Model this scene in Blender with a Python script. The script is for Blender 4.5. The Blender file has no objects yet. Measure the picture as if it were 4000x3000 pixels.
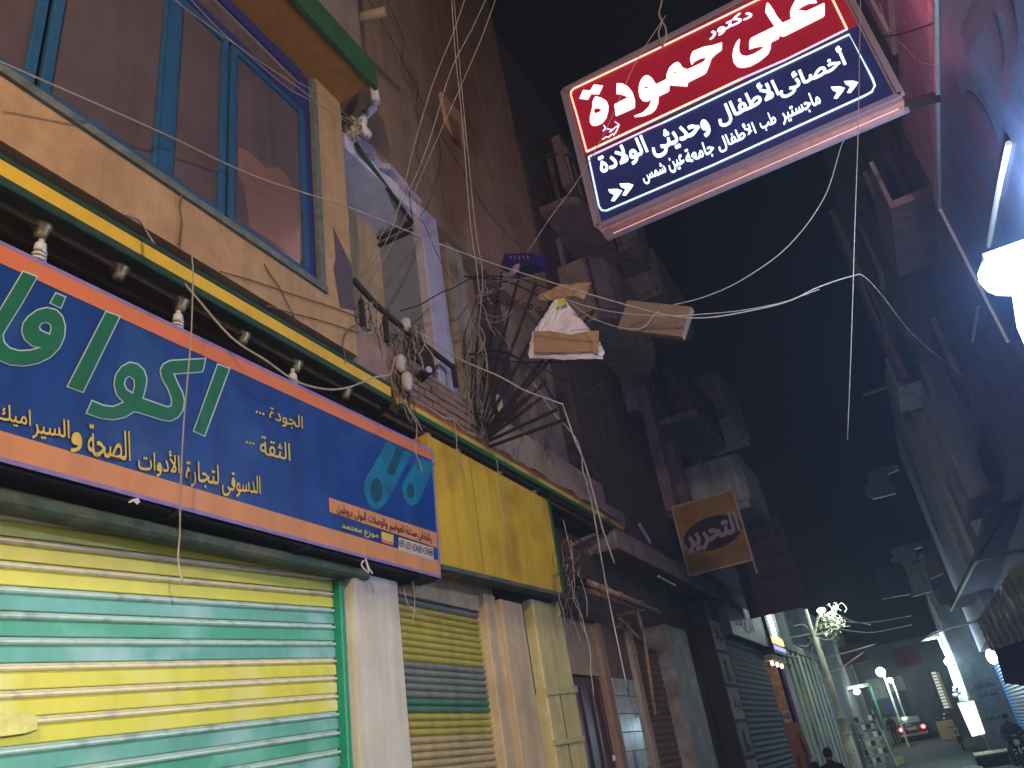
import bpy, bmesh, math, random
from mathutils import Vector, Matrix
random.seed(7)
SC = bpy.context.scene
COL = SC.collection
# ------------------------------------------------------------------ camera
F, CX, CY = 3050.0, 2000.0, 1500.0
def _d(x, y): return Vector((x, -y, -F)).normalized()
_Y = _d(1700, 1285); _Z = _d(-1000, -5916); _Z = (_Z - _Y * _Y.dot(_Z)).normalized(); _X = _Y.cross(_Z)
ROT = Matrix((_X, _Y, _Z))                 # camera -> world
CAM = Vector((0, 0, 1.7))
cam = bpy.data.cameras.new('camera'); cam.sensor_width = 36; cam.lens = F / 4000 * 36
cam.clip_start = 0.05; cam.clip_end = 900
co = bpy.data.objects.new('camera', cam); COL.objects.link(co)
co.matrix_world = Matrix.Translation(CAM) @ ROT.to_4x4()
SC.camera = co
# ------------------------------------------------------------------ night sky, moonlight, exposure
w = bpy.data.worlds.new('World'); SC.world = w; w.use_nodes = True
nt = w.node_tree; nt.nodes.clear()
sky = nt.nodes.new('ShaderNodeTexSky'); sky.sky_type = 'NISHITA'; sky.sun_disc = False
sky.sun_elevation = math.radians(-2); sky.sun_rotation = math.radians(200)
bg = nt.nodes.new('ShaderNodeBackground'); bg.inputs[1].default_value = 0.0028
ow = nt.nodes.new('ShaderNodeOutputWorld')
nt.links.new(sky.outputs[0], bg.inputs[0]); nt.links.new(bg.outputs[0], ow.inputs[0])
SC.view_settings.view_transform = 'Standard'; SC.view_settings.look = 'None'
SC.view_settings.exposure = 0; SC.view_settings.gamma = 1; SC.view_settings.use_curve_mapping = False
SC.cycles.max_bounces = 6; SC.cycles.diffuse_bounces = 3; SC.cycles.glossy_bounces = 2
SC.cycles.volume_bounces = 0; SC.cycles.sample_clamp_indirect = 3; SC.cycles.sample_clamp_direct = 12
SC.cycles.use_denoising = True; SC.cycles.caustics_reflective = False; SC.cycles.caustics_refractive = False

def P(u, v, x=None, y=None, z=None):
    """the point of a real plane (x=, y= or z=) seen at photo pixel u, v"""
    r = ROT @ Vector((u - CX, -(v - CY), -F))
    if x is not None: t = (x - CAM.x) / r.x
    elif y is not None: t = (y - CAM.y) / r.y
    else: t = (z - CAM.z) / r.z
    return CAM + r * t
# ------------------------------------------------------------------ materials
MATS = {}
def M(name, col, rough=.8, var=.25, scale=5, bump=.25, metal=0, streak=0, emit=0, ecol=None, spec=.3, stain=None, stainscale=1.2, stainamt=.5):
    if name in MATS: return MATS[name]
    m = bpy.data.materials.new(name); m.use_nodes = True; n = m.node_tree.nodes; l = m.node_tree.links
    b = n['Principled BSDF']; b.inputs['Roughness'].default_value = rough; b.inputs['Metallic'].default_value = metal
    b.inputs['Specular IOR Level'].default_value = spec
    g = n.new('ShaderNodeNewGeometry')
    no = n.new('ShaderNodeTexNoise'); no.inputs['Scale'].default_value = scale; no.inputs['Detail'].default_value = 7; no.inputs['Roughness'].default_value = .65
    l.new(g.outputs['Position'], no.inputs['Vector'])
    mr = n.new('ShaderNodeMapRange'); mr.inputs[1].default_value = .3; mr.inputs[2].default_value = .7
    mr.inputs[3].default_value = 1 - var; mr.inputs[4].default_value = 1 + var * .6
    l.new(no.outputs[0], mr.inputs[0])
    fac = mr.outputs[0]
    if streak:
        mp = n.new('ShaderNodeMapping'); mp.inputs['Scale'].default_value = (9, 9, .7); l.new(g.outputs['Position'], mp.inputs[0])
        n2 = n.new('ShaderNodeTexNoise'); n2.inputs['Scale'].default_value = 1; n2.inputs['Detail'].default_value = 5; l.new(mp.outputs[0], n2.inputs['Vector'])
        m2 = n.new('ShaderNodeMapRange'); m2.inputs[1].default_value = .4; m2.inputs[2].default_value = .65; m2.inputs[3].default_value = 1; m2.inputs[4].default_value = 1 - streak
        l.new(n2.outputs[0], m2.inputs[0])
        mu = n.new('ShaderNodeMath'); mu.operation = 'MULTIPLY'; l.new(fac, mu.inputs[0]); l.new(m2.outputs[0], mu.inputs[1]); fac = mu.outputs[0]
    vm = n.new('ShaderNodeVectorMath'); vm.operation = 'SCALE'; vm.inputs[0].default_value = col[:3]; l.new(fac, vm.inputs['Scale'])
    out = vm.outputs[0]
    if stain:
        n3 = n.new('ShaderNodeTexNoise'); n3.inputs['Scale'].default_value = stainscale; n3.inputs['Detail'].default_value = 6; l.new(g.outputs['Position'], n3.inputs['Vector'])
        m3 = n.new('ShaderNodeMapRange'); m3.inputs[1].default_value = .52; m3.inputs[2].default_value = .66; m3.inputs[3].default_value = 0; m3.inputs[4].default_value = stainamt
        l.new(n3.outputs[0], m3.inputs[0])
        mx = n.new('ShaderNodeMix'); mx.data_type = 'RGBA'; l.new(m3.outputs[0], mx.inputs[0]); l.new(out, mx.inputs[6]); mx.inputs[7].default_value = (*stain, 1); out = mx.outputs[2]
    l.new(out, b.inputs['Base Color'])
    if bump:
        nb = n.new('ShaderNodeTexNoise'); nb.inputs['Scale'].default_value = scale * 9; nb.inputs['Detail'].default_value = 4; l.new(g.outputs['Position'], nb.inputs['Vector'])
        bp = n.new('ShaderNodeBump'); bp.inputs['Strength'].default_value = bump; bp.inputs['Distance'].default_value = .02
        l.new(nb.outputs[0], bp.inputs['Height']); l.new(bp.outputs[0], b.inputs['Normal'])
    if emit:
        b.inputs['Emission Strength'].default_value = emit
        ec = ecol or col
        v2 = n.new('ShaderNodeVectorMath'); v2.operation = 'SCALE'; v2.inputs[0].default_value = ec[:3]; l.new(mr.outputs[0], v2.inputs['Scale']); l.new(v2.outputs[0], b.inputs['Emission Color'])
    MATS[name] = m; return m
def E(name, col, s, light=True):
    if name in MATS: return MATS[name]
    m = bpy.data.materials.new(name); m.use_nodes = True; n = m.node_tree.nodes
    b = n['Principled BSDF']; b.inputs['Base Color'].default_value = (.6, .6, .6, 1)
    b.inputs['Emission Color'].default_value = (*col, 1); b.inputs['Emission Strength'].default_value = s
    if not light: m.cycles.emission_sampling = 'NONE'
    MATS[name] = m; return m
# ------------------------------------------------------------------ object helpers
def tag(o, label=None, cat=None, group=None, kind=None):
    if label: o['label'] = label
    if cat: o['category'] = cat
    if group: o['group'] = group
    if kind: o['kind'] = kind
    return o
def thing(name, loc, label, cat, group=None):
    o = bpy.data.objects.new(name, None); o.empty_display_size = .1; o.location = loc; COL.objects.link(o)
    return tag(o, label, cat, group)
def wloc(o):
    v = Vector((0, 0, 0))
    while o: v = v + Vector(o.location); o = o.parent
    return v
class B:
    """collects shapes in world coordinates, build() links them as one mesh object"""
    def __init__(s): s.v = []; s.f = []
    def add(s, vs, fs):
        k = len(s.v); s.v += [tuple(v) for v in vs]; s.f += [tuple(i + k for i in f) for f in fs]; return s
    def box(s, x0, x1, y0, y1, z0, z1, top=None):
        vs = [(x0, y0, z0), (x1, y0, z0), (x1, y1, z0), (x0, y1, z0), (x0, y0, z1), (x1, y0, z1), (x1, y1, z1), (x0, y1, z1)]
        return s.add(vs, [(0, 3, 2, 1), (4, 5, 6, 7), (0, 1, 5, 4), (1, 2, 6, 5), (2, 3, 7, 6), (3, 0, 4, 7)])
    def beam(s, p, q, a, b=None, up=(0, 0, 1)):
        p = Vector(p); q = Vector(q); b = b or a; d = (q - p).normalized(); u = Vector(up)
        if abs(d.dot(u)) > .98: u = Vector((0, 1, 0))
        r = d.cross(u).normalized(); u = r.cross(d)
        vs = [c + r * sx * a / 2 + u * sy * b / 2 for c in (p, q) for sx, sy in ((-1, -1), (1, -1), (1, 1), (-1, 1))]
        return s.add(vs, [(0, 1, 2, 3), (7, 6, 5, 4), (0, 4, 5, 1), (1, 5, 6, 2), (2, 6, 7, 3), (3, 7, 4, 0)])
    def tube(s, pts, r, n=6, cap=True):
        pts = [Vector(p) for p in pts]; rings = []
        for i, p in enumerate(pts):
            d = (pts[min(i + 1, len(pts) - 1)] - pts[max(i - 1, 0)])
            d = d.normalized() if d.length > 1e-9 else Vector((0, 0, 1))
            u = Vector((0, 0, 1)) if abs(d.z) < .9 else Vector((0, 1, 0))
            a = d.cross(u).normalized(); b = a.cross(d); rr = r[i] if isinstance(r, (list, tuple)) else r
            rings.append([p + (a * math.cos(2 * math.pi * k / n) + b * math.sin(2 * math.pi * k / n)) * rr for k in range(n)])
        vs = [v for rg in rings for v in rg]; fs = []
        for i in range(len(rings) - 1):
            for k in range(n): fs.append((i * n + k, i * n + (k + 1) % n, (i + 1) * n + (k + 1) % n, (i + 1) * n + k))
        if cap: fs += [tuple(range(n))[::-1], tuple((len(rings) - 1) * n + k for k in range(n))]
        return s.add(vs, fs)
    def poly(s, pts, t=(0, 0, 0)):
        """a flat polygon, extruded by vector t when given"""
        t = Vector(t); n = len(pts); pts = [Vector(p) for p in pts]
        if t.length < 1e-9: return s.add(pts, [tuple(range(n))])
        return s.add(pts + [p + t for p in pts], [tuple(range(n))[::-1], tuple(range(n, 2 * n))] + [(i, (i + 1) % n, (i + 1) % n + n, i + n) for i in range(n)])
    def ball(s, c, rx, ry=None, rz=None, n=10, m=6):
        ry = ry or rx; rz = rz or rx; c = Vector(c); vs = []; fs = []
        for i in range(m + 1):
            a = math.pi * i / m
            for k in range(n): b = 2 * math.pi * k / n; vs.append(c + Vector((rx * math.sin(a) * math.cos(b), ry * math.sin(a) * math.sin(b), rz * math.cos(a))))
        for i in range(m):
            for k in range(n): fs.append((i * n + k, (i + 1) * n + k, (i + 1) * n + (k + 1) % n, i * n + (k + 1) % n))
        return s.add(vs, fs)
    def build(s, name, mat, parent=None, smooth=False, bevel=0):
        base = wloc(parent) if parent else Vector((0, 0, 0))
        if not parent and s.v:
            xs = [v[0] for v in s.v]; ys = [v[1] for v in s.v]; zs = [v[2] for v in s.v]
            base = Vector(((min(xs) + max(xs)) / 2, (min(ys) + max(ys)) / 2, min(zs)))
        me = bpy.data.meshes.new(name); me.from_pydata([tuple(Vector(v) - base) for v in s.v], [], s.f); me.validate()
        bm = bmesh.new(); bm.from_mesh(me); bmesh.ops.recalc_face_normals(bm, faces=bm.faces)
        if bevel: bmesh.ops.bevel(bm, geom=list(bm.edges), offset=bevel, segments=1, affect='EDGES', clamp_overlap=True)
        bm.to_mesh(me); bm.free(); me.materials.append(mat)
        if smooth:
            for p in me.polygons: p.use_smooth = True
        o = bpy.data.objects.new(name, me); COL.objects.link(o)
        if parent: o.parent = parent
        else: o.location = base
        return o
def struct(name, b, mat, **k): return tag(b.build(name, mat, **k), kind='structure')
def copy_part(o, loc=None, parent=None):
    c = o.copy(); COL.objects.link(c); c.parent = parent or o.parent
    if loc is not None: c.location = loc
    return c
def smoothpath(pts, n=6):
    pts = [Vector(p) for p in pts]; out = []
    q = [pts[0] * 2 - pts[1]] + pts + [pts[-1] * 2 - pts[-2]]
    for i in range(1, len(q) - 2):
        a, b, c, d = q[i - 1:i + 3]
        for k in range(n):
            t = k / n
            out.append(.5 * ((2 * b) + (c - a) * t + (2 * a - 5 * b + 4 * c - d) * t * t + (3 * b - a - 3 * c + d) * t ** 3))
    return out + [pts[-1]]
# ------------------------------------------------------------------ Arabic lettering (letters are joined here, the built-in font draws them)
_D = 'بتةثجحخسشصضطظعغفقكلمنهىيئ'
_FE = {'آ': (0xFE81, 2), 'أ': (0xFE83, 2), 'ؤ': (0xFE85, 2), 'إ': (0xFE87, 2), 'ئ': (0xFE89, 4), 'ا': (0xFE8D, 2), 'ب': (0xFE8F, 4), 'ة': (0xFE93, 2), 'ت': (0xFE95, 4), 'ث': (0xFE99, 4), 'ج': (0xFE9D, 4), 'ح': (0xFEA1, 4), 'خ': (0xFEA5, 4), 'د': (0xFEA9, 2), 'ذ': (0xFEAB, 2), 'ر': (0xFEAD, 2), 'ز': (0xFEAF, 2), 'س': (0xFEB1, 4), 'ش': (0xFEB5, 4), 'ص': (0xFEB9, 4), 'ض': (0xFEBD, 4), 'ط': (0xFEC1, 4), 'ظ': (0xFEC5, 4), 'ع': (0xFEC9, 4), 'غ': (0xFECD, 4), 'ف': (0xFED1, 4), 'ق': (0xFED5, 4), 'ك': (0xFED9, 4), 'ل': (0xFEDD, 4), 'م': (0xFEE1, 4), 'ن': (0xFEE5, 4), 'ه': (0xFEE9, 4), 'و': (0xFEED, 2), 'ى': (0xFEEF, 2), 'ي': (0xFEF1, 4)}
_LA = {'ا': 0xFEFB, 'أ': 0xFEF7, 'آ': 0xFEF5, 'إ': 0xFEF9}
def arabic(t):
    o = []; i = 0; prev = False
    while i < len(t):
        c = t[i]
        if c == 'ل' and i + 1 < len(t) and t[i + 1] in _LA:
            o.append(chr(_LA[t[i + 1]] + (1 if prev else 0))); prev = False; i += 2; continue
        if c not in _FE: o.append(c); prev = False; i += 1; continue
        base, k = _FE[c]; nxt = i + 1 < len(t) and t[i + 1] in _FE
        if k == 4 and nxt: o.append(chr(base + (3 if prev else 2))); prev = True
        else: o.append(chr(base + (1 if prev else 0))); prev = (k == 4)
        i += 1
    return ''.join(reversed(o))
def lettering(name, text, p0, px, py, mat, parent, bold=.0, arab=True):
    """text whose box starts at p0, spans px along its line and py upwards; every contour is filled on its own"""
    c = bpy.data.curves.new(name, 'FONT'); c.body = arabic(text) if arab else text; c.resolution_u = 3; c.fill_mode = 'NONE'
    o = bpy.data.objects.new(name, c); COL.objects.link(o)
    me = bpy.data.meshes.new_from_object(o.evaluated_get(bpy.context.evaluated_depsgraph_get()))
    bpy.data.objects.remove(o)
    nb_ = {}
    for e in me.edges:
        a, b = e.vertices; nb_.setdefault(a, []).append(b); nb_.setdefault(b, []).append(a)
    loops = []; seen = set()
    for st in range(len(me.vertices)):
        if st in seen or st not in nb_: continue
        lp = [st]; seen.add(st); cur = st
        while True:
            nx = [q for q in nb_[cur] if q not in seen]
            if not nx: break
            # keep the direction in which the contour was written
            n1 = min(nx, key=lambda q: (abs(q - cur) != 1, q < cur)); lp.append(n1); seen.add(n1); cur = n1
        if len(lp) > 2: loops.append([Vector((me.vertices[k_].co.x, me.vertices[k_].co.y)) for k_ in lp])
    bpy.data.meshes.remove(me)
    def split(l, depth=0):
        n = len(l)
        if depth > 6: return [l]
        for i in range(n):
            a, b = l[i], l[(i + 1) % n]
            for j in range(i + 2, n):
                if i == 0 and j == n - 1: continue
                c1, d1 = l[j], l[(j + 1) % n]; ab = b - a; cd = d1 - c1; den = ab.x * cd.y - ab.y * cd.x
                if abs(den) < 1e-12: continue
                t_ = ((c1.x - a.x) * cd.y - (c1.y - a.y) * cd.x) / den; u_ = ((c1.x - a.x) * ab.y - (c1.y - a.y) * ab.x) / den
                if 1e-6 < t_ < 1 - 1e-6 and 1e-6 < u_ < 1 - 1e-6:
                    x_ = a + ab * t_
                    return split([x_] + l[i + 1:j + 1], depth + 1) + split(l[:i + 1] + [x_] + l[j + 1:], depth + 1)
        return [l]
    loops = [q for l in loops for q in split(l) if len(q) > 2]
    def area(l): return sum(l[i - 1].x * l[i].y - l[i].x * l[i - 1].y for i in range(len(l))) / 2
    def inside(p, l):
        c_ = False
        for i in range(len(l)):
            a, b = l[i - 1], l[i]
            if (a.y > p.y) != (b.y > p.y) and p.x < (b.x - a.x) * (p.y - a.y) / (b.y - a.y) + a.x: c_ = not c_
        return c_
    ar = [area(l) for l in loops]; big_ = max(range(len(loops)), key=lambda i: abs(ar[i])); sg = 1 if ar[big_] > 0 else -1
    outs = [i for i in range(len(loops)) if ar[i] * sg > 0]; holes = [i for i in range(len(loops)) if ar[i] * sg <= 0]
    grp = {i: [] for i in outs}
    if bold:
        fat = []
        for l in loops:
            q = []
            for i in range(len(l)):
                d_ = (l[(i + 1) % len(l)] - l[i]).normalized() + (l[i] - l[i - 1]).normalized(); n1 = Vector((d_.y, -d_.x)) * sg
                q.append(l[i] + (n1.normalized() * bold if n1.length > .2 else Vector((0, 0))))
            fat.append(q)
    else: fat = loops
    for h in holes:
        cand = [i for i in outs if inside(loops[h][0], loops[i])]
        if cand: grp[min(cand, key=lambda i: abs(ar[i]))].append(h)
    xs = [p.x for l in loops for p in l]; ys = [p.y for l in loops for p in l]; x0, x1, y0, y1 = min(xs), max(xs), min(ys), max(ys)
    p0 = Vector(p0); px = Vector(px) - p0; py = Vector(py) - p0; nz = px.cross(py).normalized(); base = wloc(parent); vs = []; fs = []
    from mathutils.geometry import tessellate_polygon
    for n_, (i, hs) in enumerate(grp.items()):
        pl_ = [[Vector((p.x, p.y, 0)) for p in fat[q]] for q in [i] + hs]; flat_ = [p for l in pl_ for p in l]; k0 = len(vs)
        vs += [p0 + px * ((p.x - x0) / (x1 - x0)) + py * ((p.y - y0) / (y1 - y0)) + nz * (.00025 * (n_ % 5)) - base for p in flat_]
        fs += [tuple(k0 + t for t in tri) for tri in tessellate_polygon(pl_)]
    m2 = bpy.data.meshes.new(name); m2.from_pydata([tuple(v) for v in vs], [], fs); m2.materials.append(mat)
    q = bpy.data.objects.new(name, m2); COL.objects.link(q); q.parent = parent
    return q
def outline(name, loops, mapper, mat, parent, offset=0):
    """a filled flat shape from hand-drawn outlines (first outlines solid, holes inside them)"""
    c = bpy.data.curves.new(name, 'CURVE'); c.dimensions = '2D'; c.fill_mode = 'BOTH'; c.resolution_u = 4; c.offset = offset
    for pts, rnd in loops:
        s = c.splines.new('POLY'); q = pts
        if rnd:
            q = []
            n = len(pts)
            for i in range(n):
                a, b, cc = Vector(pts[i - 1]), Vector(pts[i]), Vector(pts[(i + 1) % n])
                ang = (a - b).angle(cc - b, 0)
                if ang < 1.75: q.append(tuple(b))
                else:
                    q.append(tuple(b * .75 + a * .25 * 1.0)) ; q.append(tuple(b * .95 + (a + cc) * .025)); q.append(tuple(b * .75 + cc * .25))
        s.points.add(len(q) - 1)
        for p, t in zip(s.points, q): p.co = (t[0], -t[1], 0, 1)
        s.use_cyclic_u = True
    o = bpy.data.objects.new(name, c); COL.objects.link(o)
    me = bpy.data.meshes.new_from_object(o.evaluated_get(bpy.context.evaluated_depsgraph_get())); bpy.data.objects.remove(o)
    base = wloc(parent)
    for v in me.vertices: v.co = mapper(v.co.x, -v.co.y) - base
    me.materials.clear(); me.materials.append(mat)
    q = bpy.data.objects.new(name, me); COL.objects.link(q); q.parent = parent
    return q
def lamp(name, loc, power, col, parent=None, radius=.06, spot=None, aim=None, blend=.5):
    l = bpy.data.lights.new(name, 'SPOT' if spot else 'POINT'); l.energy = power; l.color = col; l.shadow_soft_size = radius
    o = bpy.data.objects.new(name, l); COL.objects.link(o)
    if parent: o.parent = parent; o.location = Vector(loc) - wloc(parent)
    else: o.location = loc
    if spot:
        l.spot_size = math.radians(spot); l.spot_blend = blend
        o.rotation_euler = (Vector(aim) - Vector(loc)).to_track_quat('-Z', 'Y').to_euler()
    return o
# ================================================================== MATERIALS
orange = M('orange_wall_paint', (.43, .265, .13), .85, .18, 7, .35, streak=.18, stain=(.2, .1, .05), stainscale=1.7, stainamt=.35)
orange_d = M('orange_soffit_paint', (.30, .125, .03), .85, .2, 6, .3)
green_p = M('green_slab_paint', (.02, .085, .03), .8, .25, 8, .4)
greygreen = M('weathered_sill_paint', (.13, .15, .13), .85, .4, 14, .5)
blueframe = M('blue_window_paint', (.014, .075, .16), .55, .15, 9, .15)
navyframe = M('dark_blue_frame_paint', (.02, .025, .12), .6, .2, 9, .15)
tint = M('brown_tinted_glass', (.105, .078, .082), .12, .18, 2.2, .03, spec=.6, streak=.15)
yellowp = M('yellow_band_paint', (.72, .45, .045), .55, .14, 5, .12, stain=(.25, .12, .03), stainscale=3, stainamt=.25)
dgreen = M('dark_green_edge_paint', (.015, .05, .03), .6, .3, 10, .2)
dgreen2 = M('green_edge_paint', (.01, .1, .04), .6, .25, 10, .2)
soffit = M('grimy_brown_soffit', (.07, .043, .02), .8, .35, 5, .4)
signblue = M('blue_vinyl', (.007, .05, .215), .42, .16, 2.5, .08, streak=.2, stain=(.03, .1, .24), stainscale=2.3, stainamt=.5)
signor = M('orange_vinyl', (.68, .19, .075), .5, .1, 4, .06)
signpeach = M('peach_vinyl', (.72, .3, .11), .5, .1, 4, .06, streak=.12)
signgreen = M('green_vinyl', (.01, .13, .06), .5, .15, 4, .05)
signwhite = M('pale_outline_vinyl', (.5, .66, .6), .5, .1, 4, .05)
signyel = M('yellow_lettering_vinyl', (.72, .55, .1), .5, .1, 4, .05)
signdark = M('dark_lettering_vinyl', (.06, .015, .03), .5, .1, 4, .05)
teal1 = M('teal_pipe_print', (.01, .17, .26), .45, .3, 5, .04)
teal2 = M('dark_teal_pipe_print', (.008, .07, .12), .45, .3, 5, .04)
lilac = M('lilac_sign_edge', (.25, .2, .45), .45, .25, 12, .08)
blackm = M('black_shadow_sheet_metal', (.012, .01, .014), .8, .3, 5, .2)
railgr = M('dusty_green_rail', (.06, .09, .06), .7, .45, 8, .4, stain=(.16, .12, .08), stainscale=5, stainamt=.7)
shutbox = M('tan_shutter_cover', (.36, .24, .1), .6, .15, 4, .12, streak=.15)
sl_y = M('yellow_slat_paint', (.58, .55, .08), .42, .1, 2.6, .06, streak=.1, stain=(.66, .6, .3), stainscale=1.6, stainamt=.6)
sl_t = M('teal_slat_paint', (.12, .34, .28), .4, .18, 2.2, .06, streak=.12, stain=(.3, .46, .46), stainscale=2.2, stainamt=.75)
sl_t2 = M('green_slat_paint', (.07, .3, .2), .4, .18, 2.2, .06, streak=.1, stain=(.2, .42, .38), stainscale=2.2, stainamt=.75)
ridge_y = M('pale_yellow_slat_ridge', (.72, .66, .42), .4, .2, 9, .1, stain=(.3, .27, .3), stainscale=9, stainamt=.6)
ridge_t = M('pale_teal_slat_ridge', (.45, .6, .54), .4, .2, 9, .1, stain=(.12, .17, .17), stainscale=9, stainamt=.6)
greenrail = M('green_guide_rail_paint', (.01, .2, .11), .5, .2, 8, .15)
darkmetal = M('dark_iron', (.03, .022, .02), .6, .4, 14, .3)
rust = M('rusty_steel', (.07, .032, .018), .8, .45, 12, .4)
rustpipe = M('pale_rusty_pipe', (.32, .2, .12), .7, .35, 9, .3, stain=(.16, .05, .02), stainscale=7, stainamt=.7)
cream = M('cream_pillar_plaster', (.56, .5, .41), .55, .12, 5, .2, streak=.18, spec=.4, stain=(.38, .27, .17), stainscale=2, stainamt=.25)
beige = M('beige_plaster', (.46, .33, .2), .8, .18, 6, .25, streak=.2, stain=(.26, .16, .08), stainscale=2, stainamt=.3)
beige2 = M('yellowish_plaster', (.5, .4, .17), .75, .18, 6, .25, streak=.2)
gs_g = M('grey_shutter_paint', (.16, .17, .15), .6, .25, 9, .25, streak=.2)
gs_y = M('dull_yellow_shutter_paint', (.36, .3, .06), .6, .2, 9, .25, streak=.2)
gs_b = M('beige_shutter_paint', (.38, .29, .15), .6, .2, 9, .25, streak=.2)
gs_t = M('dull_green_shutter_paint', (.06, .15, .1), .6, .2, 9, .25, streak=.2)
lav = M('lavender_plaster', (.42, .38, .48), .8, .15, 6, .3, streak=.12)
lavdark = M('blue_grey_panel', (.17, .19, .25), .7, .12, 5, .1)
brickm = M('brown_brick', (.26, .15, .11), .9, .3, 12, .5)
mortar = M('dark_mortar', (.1, .06, .05), .95, .3, 12, .4)
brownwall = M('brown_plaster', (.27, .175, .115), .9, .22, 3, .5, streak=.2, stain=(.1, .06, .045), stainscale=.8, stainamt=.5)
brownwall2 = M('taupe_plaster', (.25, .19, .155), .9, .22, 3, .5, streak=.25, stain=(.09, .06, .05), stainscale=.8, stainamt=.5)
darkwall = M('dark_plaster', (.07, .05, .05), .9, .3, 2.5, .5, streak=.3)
paleconc = M('pale_concrete', (.3, .3, .27), .85, .25, 4, .4, streak=.25)
asphalt = M('dusty_asphalt', (.075, .08, .07), .85, .35, 2.5, .6, stain=(.035, .035, .035), stainscale=.5, stainamt=.7)
maroon = M('maroon_door_paint', (.05, .012, .022), .28, .25, 6, .1, spec=.6)
wood = M('bleached_wood', (.4, .33, .16), .7, .25, 8, .3)
white_plastic = M('white_plastic', (.66, .64, .6), .4, .08, 8, .05)
brass = M('dull_brass', (.28, .24, .12), .45, .2, 8, .1, metal=.6)
paper = M('crumpled_white_paper', (.75, .7, .76), .8, .08, 6, .3)
card = M('brown_cardboard', (.36, .22, .13), .85, .1, 8, .15)
cable_w = M('dusty_white_cable', (.38, .31, .24), .7, .2, 14, .1)
cable_k = M('black_cable', (.02, .017, .018), .6, .2, 14, .1)
cable_b = M('brown_cable', (.13, .085, .06), .7, .2, 14, .1)
tubew = M('grey_conduit', (.3, .28, .24), .6, .2, 8, .1)
# ================================================================== THE SETTING
def gz(y): return -.25 if y < 30 else (-.25 + (y - 30) / 28 * .73 if y < 58 else .48 + (y - 58) * .006)
b = B(); ys = [-60, -10, 0, 10, 20, 30, 34, 38, 42, 46, 50, 54, 58, 70, 90, 130]; xs = [-65, -20, -3, -1, 1, 2, 20, 65]
vs = [(x, y, gz(y) + random.uniform(-.01, .01)) for y in ys for x in xs]
b.add(vs, [(j * 8 + i, j * 8 + i + 1, j * 8 + 9 + i, j * 8 + 8 + i) for j in range(len(ys) - 1) for i in range(7)])
struct('road', b, asphalt)
b = B().poly([(-3.1, 21, gz(21) + .0), (-2.3, 21, gz(21)), (-2.3, 30, gz(30)), (-3.1, 30, gz(30))], (0, 0, .13))
b.poly([(-3.1, 30, gz(30)), (-2.3, 30, gz(30)), (-3.3, 44, gz(44)), (-4.1, 44, gz(44))], (0, 0, .13))
struct('pavement', b, M('pale_dusty_paving', (.26, .25, .2), .85, .3, 3, .5))
# thin haze added to put a glow around the lamps
hz = B().box(-66, 66, -61, 131, -1.3, 40).build('added_haze', bpy.data.materials.new('added_haze'))
hm = hz.data.materials[0]; hm.use_nodes = True; hn = hm.node_tree; hn.nodes.clear()
pv = hn.nodes.new('ShaderNodeVolumePrincipled'); pv.inputs['Density'].default_value = .002; pv.inputs['Color'].default_value = (.9, .93, 1, 1); pv.inputs['Anisotropy'].default_value = .2
ho = hn.nodes.new('ShaderNodeOutputMaterial'); hn.links.new(pv.outputs[0], ho.inputs['Volume']); tag(hz, kind='stuff')

# ================================================================== SHOP BUILDING (orange, left)
shop = thing('shop_building', (-5, 1, 0), 'orange painted shop building with blue framed windows above two roller shutters', 'building')
W0 = -3.2                                              # ground floor wall line
b = B(); b.box(-9, -3.62, -6, 6.6, -.25, 12); b.box(-3.62, W0 - .02, -6, 6.3, 3.06, 3.75)
b.build('wall', beige, shop)
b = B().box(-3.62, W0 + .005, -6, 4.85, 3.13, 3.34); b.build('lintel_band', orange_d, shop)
# upper floor: apron, piers and head around the windows (window opening y -3..3.83, z 5.14..7.28)
b = B(); b.box(-3.6, -3.0, -6, 4.2, 4.71, 5.09); b.box(-3.6, -3.0, 3.86, 4.2, 5.09, 7.36); b.box(-3.6, -3.0, -6, -3, 5.09, 7.36)
b.build('upper_wall', orange, shop)
b = B().box(-3.62, -2.975, -3, 3.86, 5.09, 5.145); b.box(-3.3, -2.99, 3.80, 3.86, 5.14, 7.3); b.build('window_sill', greygreen, shop)
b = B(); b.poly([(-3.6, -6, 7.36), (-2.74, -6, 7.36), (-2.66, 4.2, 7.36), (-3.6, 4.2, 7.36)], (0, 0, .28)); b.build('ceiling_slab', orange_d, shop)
b = B(); b.poly([(-2.738, -6, 7.34), (-2.70, -6, 7.34), (-2.62, 4.25, 7.34), (-2.658, 4.25, 7.34)], (0, 0, .32)); b.build('slab_edge', green_p, shop)
b = B().box(-3.6, -2.72, -6, 4.2, 7.66, 12); b.build('upper_floor', brownwall2, shop)
b = B(); b.poly([(-2.995, 4.02, 5.05), (-2.995, 4.2, 5.12), (-2.995, 4.2, 5.55), (-2.995, 4.13, 5.62), (-2.995, 4.05, 5.72), (-2.995, 3.99, 5.8), (-2.995, 4.0, 5.5), (-2.995, 3.96, 5.38)])
b.build('bare_patch', M('bare_grey_render', (.09, .07, .085), .9, .3, 12, .5), shop)
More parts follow.
